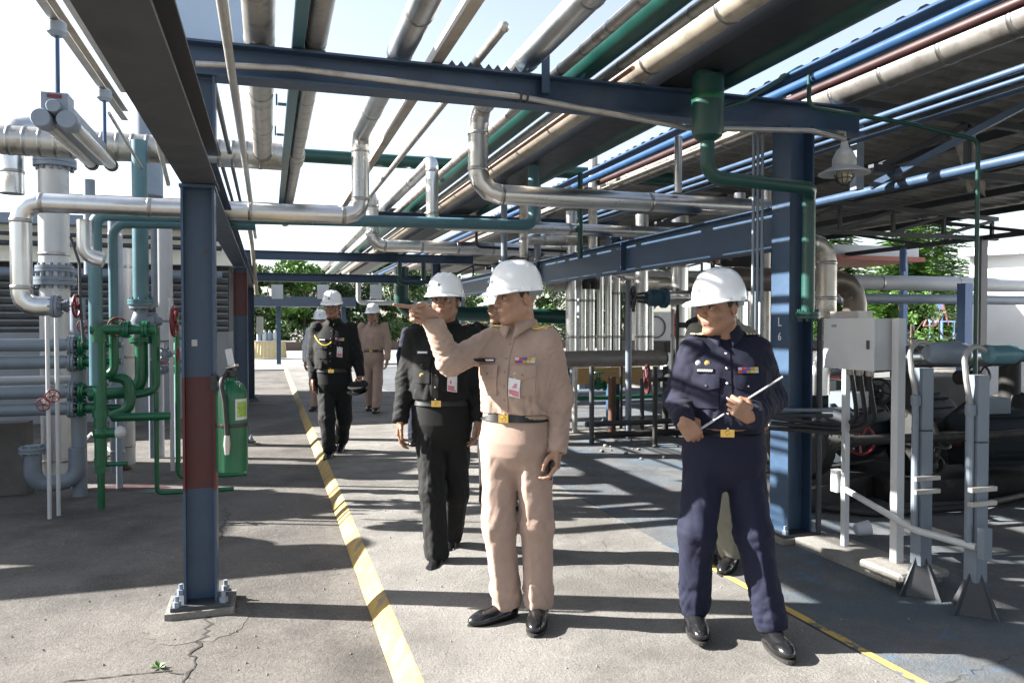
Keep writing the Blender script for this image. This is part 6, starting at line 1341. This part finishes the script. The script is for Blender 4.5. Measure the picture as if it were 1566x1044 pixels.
ph = P + Matrix.Rotation(-YAW, 3, 'Z') @ (wr + Vector((-.03, -.015, -.085))); tag(MB().bar(ph + Vector((-.004, -.03, .04)), ph + Vector((.004, .03, -.05)), .012, .05).build('mobile_phone', BLACKP, smooth=False), 'small black phone in the left hand of the khaki officer', 'phone')
# 2 officer in black walking behind his pointing hand
P = Vector((1.05, 4.75, 0)); x0, gy, s = cam_of(P); j = JF(x0, gy, s)
J = dict(neck=j(678, 496, .02), pelvis=j(676, 628, 0), head=j(681, 462, -.02), shR=j(636, 514, .0), shL=j(721, 514, 0), elR=j(622, 578, .03), elL=j(733, 580, .0), wrR=j(612, 642, -.06), wrL=j(732, 640, -.04),
         hipR=j(656, 645, 0), hipL=j(697, 645, 0), knR=j(662, 750, -.10), knL=j(697, 752, .05), anR=j(668, 846, -.14), anL=j(690, 818, .20), ftR=R(-6), ftL=R(-4), ptL=.25)
I = person('person', 'officer in black uniform with glasses walking behind the pointing arm', P, J, BLK, BLKT, SKIN2, 1., 1.04, .03, R(-8), (R(-12), R(-4), 0), {'R': ('relaxed', (-.05, -.1, -1), (1, .1, 0)), 'L': ('relaxed', (-.05, -.1, -1), (-1, .1, 0))}, res=.0068, seed=11)
uniform(I, BLK, card_u=.10, card_z=1.10, wings=True); collar(I, BLK); buckle(I, GOLDB, .03)
for s_ in 'RL': epaulette(I, s_, BLK, .05, 2, GOLD)
dot(I, -.09, 1.13 * 1.0, .016, 'breast_badge', GOLD)
def glasses(I):
    hr, hd = I['hr'], Vector(I['hd']); mb = MB(); f = lambda v: hd + hr @ Vector(v)
    for sx in (-1, 1):
        mb.torus(f((sx * .033, -.1, .004)), hr @ Vector((0, 1, 0)), .022, .0014, 18, 5); mb.tube([f((sx * .055, -.098, .008)), f((sx * .083, -.03, .012)), f((sx * .086, .01, .01))], .0015, 5)
    mb.tube([f((-.011, -.103, .008)), f((.011, -.103, .008))], .0015, 5); o = mb.build('spectacles', CABLE, None, origin=(0, 0, 0)); o.parent = I['t']
glasses(I)
# 3 officer in navy holding a pointer
P = Vector((2.07, 3.12, 0)); x0, gy, s = cam_of(P); j = JF(x0, gy, s)
J = dict(neck=j(1107, 514, .02), pelvis=j(1107, 672, 0), head=j(1100, 471, -.02), shR=j(1062, 537, .0), shL=j(1156, 537, .0), elR=j(1036, 608, .02), elL=j(1180, 610, .02), wrR=j(1045, 640, -.20), wrL=j(1151, 637, -.22),
         hipR=j(1080, 690, 0), hipL=j(1134, 690, 0), knR=j(1066, 812, -.06), knL=j(1152, 815, -.07), anR=j(1062, 926, .02), anL=j(1179, 950, -.14), ftR=R(-4), ftL=R(4))
I = person('person', 'officer in navy uniform with white helmet holding a thin pointer', P, J, NAVY, NAVYT, SKIN2, 1., 1.07, .045, R(-10), (R(-60), R(3), 0), {'R': ('grip', (.53, -.12, -.85), (.05, 1, .0)), 'L': ('grip', (-.7, -.15, .42), (.1, 1, 0))}, res=.0066, seed=23)
uniform(I, NAVY, badge=False, btn=M('silver_button', (.6, .6, .62), .25, 1.)); collar(I, NAVY, .5); buckle(I, GOLDB, .03)
for s_ in 'RL': epaulette(I, s_, NAVY, .062, 4, M('gold_stripe', (.66, .55, .33), .6) if s_ == 'R' else bpy.data.materials['gold_stripe'])
k_ = (I['neck'][2] - I['pel'][2]) / .5
for u in (-.125, -.085): dot(I, u, I['pel'][2] + .375 * k_, .013, 'badge', (CARD, GOLD)[u > -.1])
RZ = Matrix.Rotation(-YAW, 3, 'Z')
a = P + RZ @ Vector(j(1197, 576, -.20)); b = P + RZ @ Vector(j(1050, 669, -.17))
tag(MB().cyl(a, b, .0042, .0058, 8).build('pointer_stick', WHITEP), 'thin white pointer held by the navy officer', 'pointer')
# 4 officer in black between the two front men
P = Vector((1.72, 5.75, 0)); x0, gy, s = cam_of(P); J = default_pose(1.0, .14, .05)
for k_ in list(J):
    if k_[:2] != 'ft': J[k_] = (J[k_][0], J[k_][1], J[k_][2])
J['hs'] = 1.
I = person('person', 'officer in black half hidden between the two front officers', P, {k: v for k, v in J.items() if k != 'hs'}, BLK, BLKT, SKIN, 1., 1.03, .0, R(-25), (R(-55), R(2), 0), {'R': ('relaxed', (0, -.1, -1), (1, 0, 0)), 'L': ('relaxed', (0, -.1, -1), (-1, 0, 0))}, res=.010, seed=31); collar(I, BLK); buckle(I, GOLDB)
for s_ in 'RL': epaulette(I, s_, BLK, .05, 2, GOLD)
# 5 rear officer in black with yellow aiguillette
P = Vector((.72, 8.85, 0)); x0, gy, s = cam_of(P); j = JF(x0, gy, s)
J = dict(neck=j(510, 493, .02), pelvis=j(511, 575, 0), head=j(508, 469, -.02), shR=j(484, 502, 0), shL=j(536, 502, 0), elR=j(478, 546, .03), elL=j(546, 545, .0), wrR=j(479, 578, -.06), wrL=j(551, 573, -.05),
         hipR=j(498, 585, 0), hipL=j(524, 585, 0), knR=j(500, 640, -.14), knL=j(526, 640, .05), anR=j(504, 687, -.18), anL=j(522, 674, .22), ftR=R(4), ftL=R(0), ptL=.3)
I = person('person', 'stout rear officer in black with yellow shoulder cord and held cap', P, J, BLK, BLKT, SKIN2, 1., 1.12, .05, R(2), (R(0), R(2), 0), {'R': ('relaxed', (0, -.1, -1), (1, 0, 0)), 'L': ('hold', (.0, -.1, -1), (-1, 0, 0))}, res=.0095, seed=41); uniform(I, BLK, card_u=.10, card_z=1.16); collar(I, BLK); buckle(I, GOLDB, .03)
cd = []
for k_ in range(13):
    f_ = k_ / 12; u = -.19 + .20 * f_; z = 1.37 - .16 * math.sin(math.pi * min(1, f_ * .62 + .1)) ; fr, rt = Vector(I['fr']), Vector(I['rt']); c = I['ctr'](z); h = I['sb'].ray_cast(Vector((c[0], c[1], z)) + rt * u + fr * .6, -fr)
    if h[0]: cd.append(h[0] + fr * .008)
if len(cd) > 3: o = MB().tube(cd, .008, 8).build('shoulder_cord', M('yellow_cord', (.7, .5, .04), .6), None, origin=(0, 0, 0)); o.parent = I['t']
cp = P + RZ @ Vector(j(548, 592, -.14)); t = thing('peaked_cap', 'dark peaked cap held in the left hand of the rear officer', 'cap', cp)
MB().lathe([(.08, -.025), (.085, .0), (.115, .025), (.11, .035), (.01, .04)], cp, (-.2, -.35, 1), 22).build('crown', BLK, t); MB().lathe([(.08, -.026), (.115, -.036), (.115, -.04), (.08, -.034)], cp + Vector((-.02, -.03, 0)), (-.2, -.35, 1), 22, caps=False).build('peak', SHOEM, t)
# 6 far officer in khaki
P = Vector((1.66, 12.95, 0)); x0, gy, s = cam_of(P); J = default_pose(1.02, -.2, .06)
I = person('person', 'far officer in khaki uniform walking behind the rear officer', P, J, KHAKI, KHAKID, SKIN, 1., 1.0, 0, R(-5), (R(-14), 0, 0), {'R': ('relaxed', (0, -.1, -1), (1, 0, 0)), 'L': ('relaxed', (0, -.1, -1), (-1, 0, 0))}, res=.012, seed=51); collar(I, KHAKI); buckle(I, GOLDB, .03)
for s_ in 'RL': epaulette(I, s_, BLK, .05)
# 7 man in white shirt behind the rear officer
P = gnd(491, 626); x0, gy, s = cam_of(P); J = default_pose(.96, .12, .03)
I = person('person', 'man in white shirt and helmet hidden behind the rear black officer', P, J, WHT, KHAKID, SKIN, 1., 1.02, 0, R(8), (R(10), 0, 0), {'R': ('relaxed', (0, -.1, -1), (1, 0, 0)), 'L': ('relaxed', (0, -.1, -1), (-1, 0, 0))}, res=.013, seed=61)
# 8 man in navy behind the black officer
P = gnd(646, 676); x0, gy, s = cam_of(P); J = default_pose(.97, .14, .03)
I = person('person', 'man in dark navy behind the spectacled black officer, seen past his arm', P, J, NAVY, NAVYT, SKIN, 1., 1.0, 0, R(-10), (R(-10), 0, 0), {'R': ('relaxed', (0, -.1, -1), (1, 0, 0)), 'L': ('relaxed', (0, -.1, -1), (-1, 0, 0))}, res=.013, seed=71)
# 9 man behind the navy officer
P = Vector((2.62, 4.05, 0)); x0, gy, s = cam_of(P); j = JF(x0, gy, s); J = default_pose(1.0, .1, .0)
sh_ = (1112 - x0) / s
J = {k: ((v[0] + sh_, v[1], v[2]) if isinstance(v, tuple) else v) for k, v in J.items()}
J['anL'] = j(1118, 842, -.05); J['knL'] = j(1106, 780, -.08); J['anR'] = j(1085, 838, .15); J['knR'] = j(1085, 770, .02); J['head'] = j(1087, 470, .0); J['wrL'] = j(1166, 632, -.05); J['elL'] = j(1160, 565, .05); J['shL'] = j(1140, 515, 0); J['ftL'] = R(-30)
I = person('person', 'man in grey trousers hidden behind the navy officer', P, J, OLIVE, OLIVE, SKIN2, 1., .98, 0, R(-10), (R(-50), 0, 0), {'R': ('relaxed', (0, -.1, -1), (1, 0, 0)), 'L': ('relaxed', (0, -.1, -1), (-1, 0, 0))}, res=.010, seed=81)

# ------------------------------------------------------------- groups of repeats
PHR = {'insulated_pipe': 'silver jacketed pipes of the plant', 'green_pipe': 'green painted pipes', 'blue_pipe': 'bright blue overhead pipes', 'small_pipe': 'thin pipes of the rack', 'maroon_pipe': 'dark red overhead pipes', 'conduit': 'electrical conduits', 'riser_pipe': 'vertical riser pipes', 'header_pipe': 'horizontal header pipes', 'steel_column': 'steel columns of the pipe rack', 'cross_beam': 'crossbeams of the pipe rack', 'long_beam': 'longitudinal beams of the pipe rack', 'gate_valve': 'valves of the plant', 'check_valve': 'green check valves on the headers', 'large_valve': 'handwheel valves in the middle distance', 'pump_set': 'pump sets under the canopy', 'canopy_post': 'posts of the canopy', 'instrument_post': 'grey instrument posts', 'notice_board': 'white boards on the far crossbeam', 'broadleaf_tree': 'trees beyond the road', 'conifer_tree': 'conifers behind the pipe bridge', 'leafy_shrub': 'shrubs by the low wall', 'person': 'people in helmets on the site visit', 'shadow_vessel': 'unseen vessels added at far left to cast shadow', 'armoured_cable': 'cables entering the control box', 'slim_post': 'slim posts by the coil', 'bridge_post': 'posts of the far bridge', 'plinth': 'concrete plinths', 'pipe_shoe': 'pipe shoes on the front beam', 'weed': 'small weeds on the pavement', 'small_line': 'small lines behind the gate valve', 'thin_leg_pipe': 'thin sample lines', 'thin_post': 'slim pale posts in the distance', 'pipe_flange': 'flange pairs on the wide vertical pipe', 'process_line': 'dark lines among the pumps'}
from collections import Counter
base = lambda o: o.name.split('.')[0]
cn = Counter(base(o) for o in bpy.data.objects if o.parent is None and 'label' in o.keys())
for o in bpy.data.objects:
    if o.parent is None and 'label' in o.keys() and cn[base(o)] > 1 and base(o) in PHR: o['group'] = PHR[base(o)]
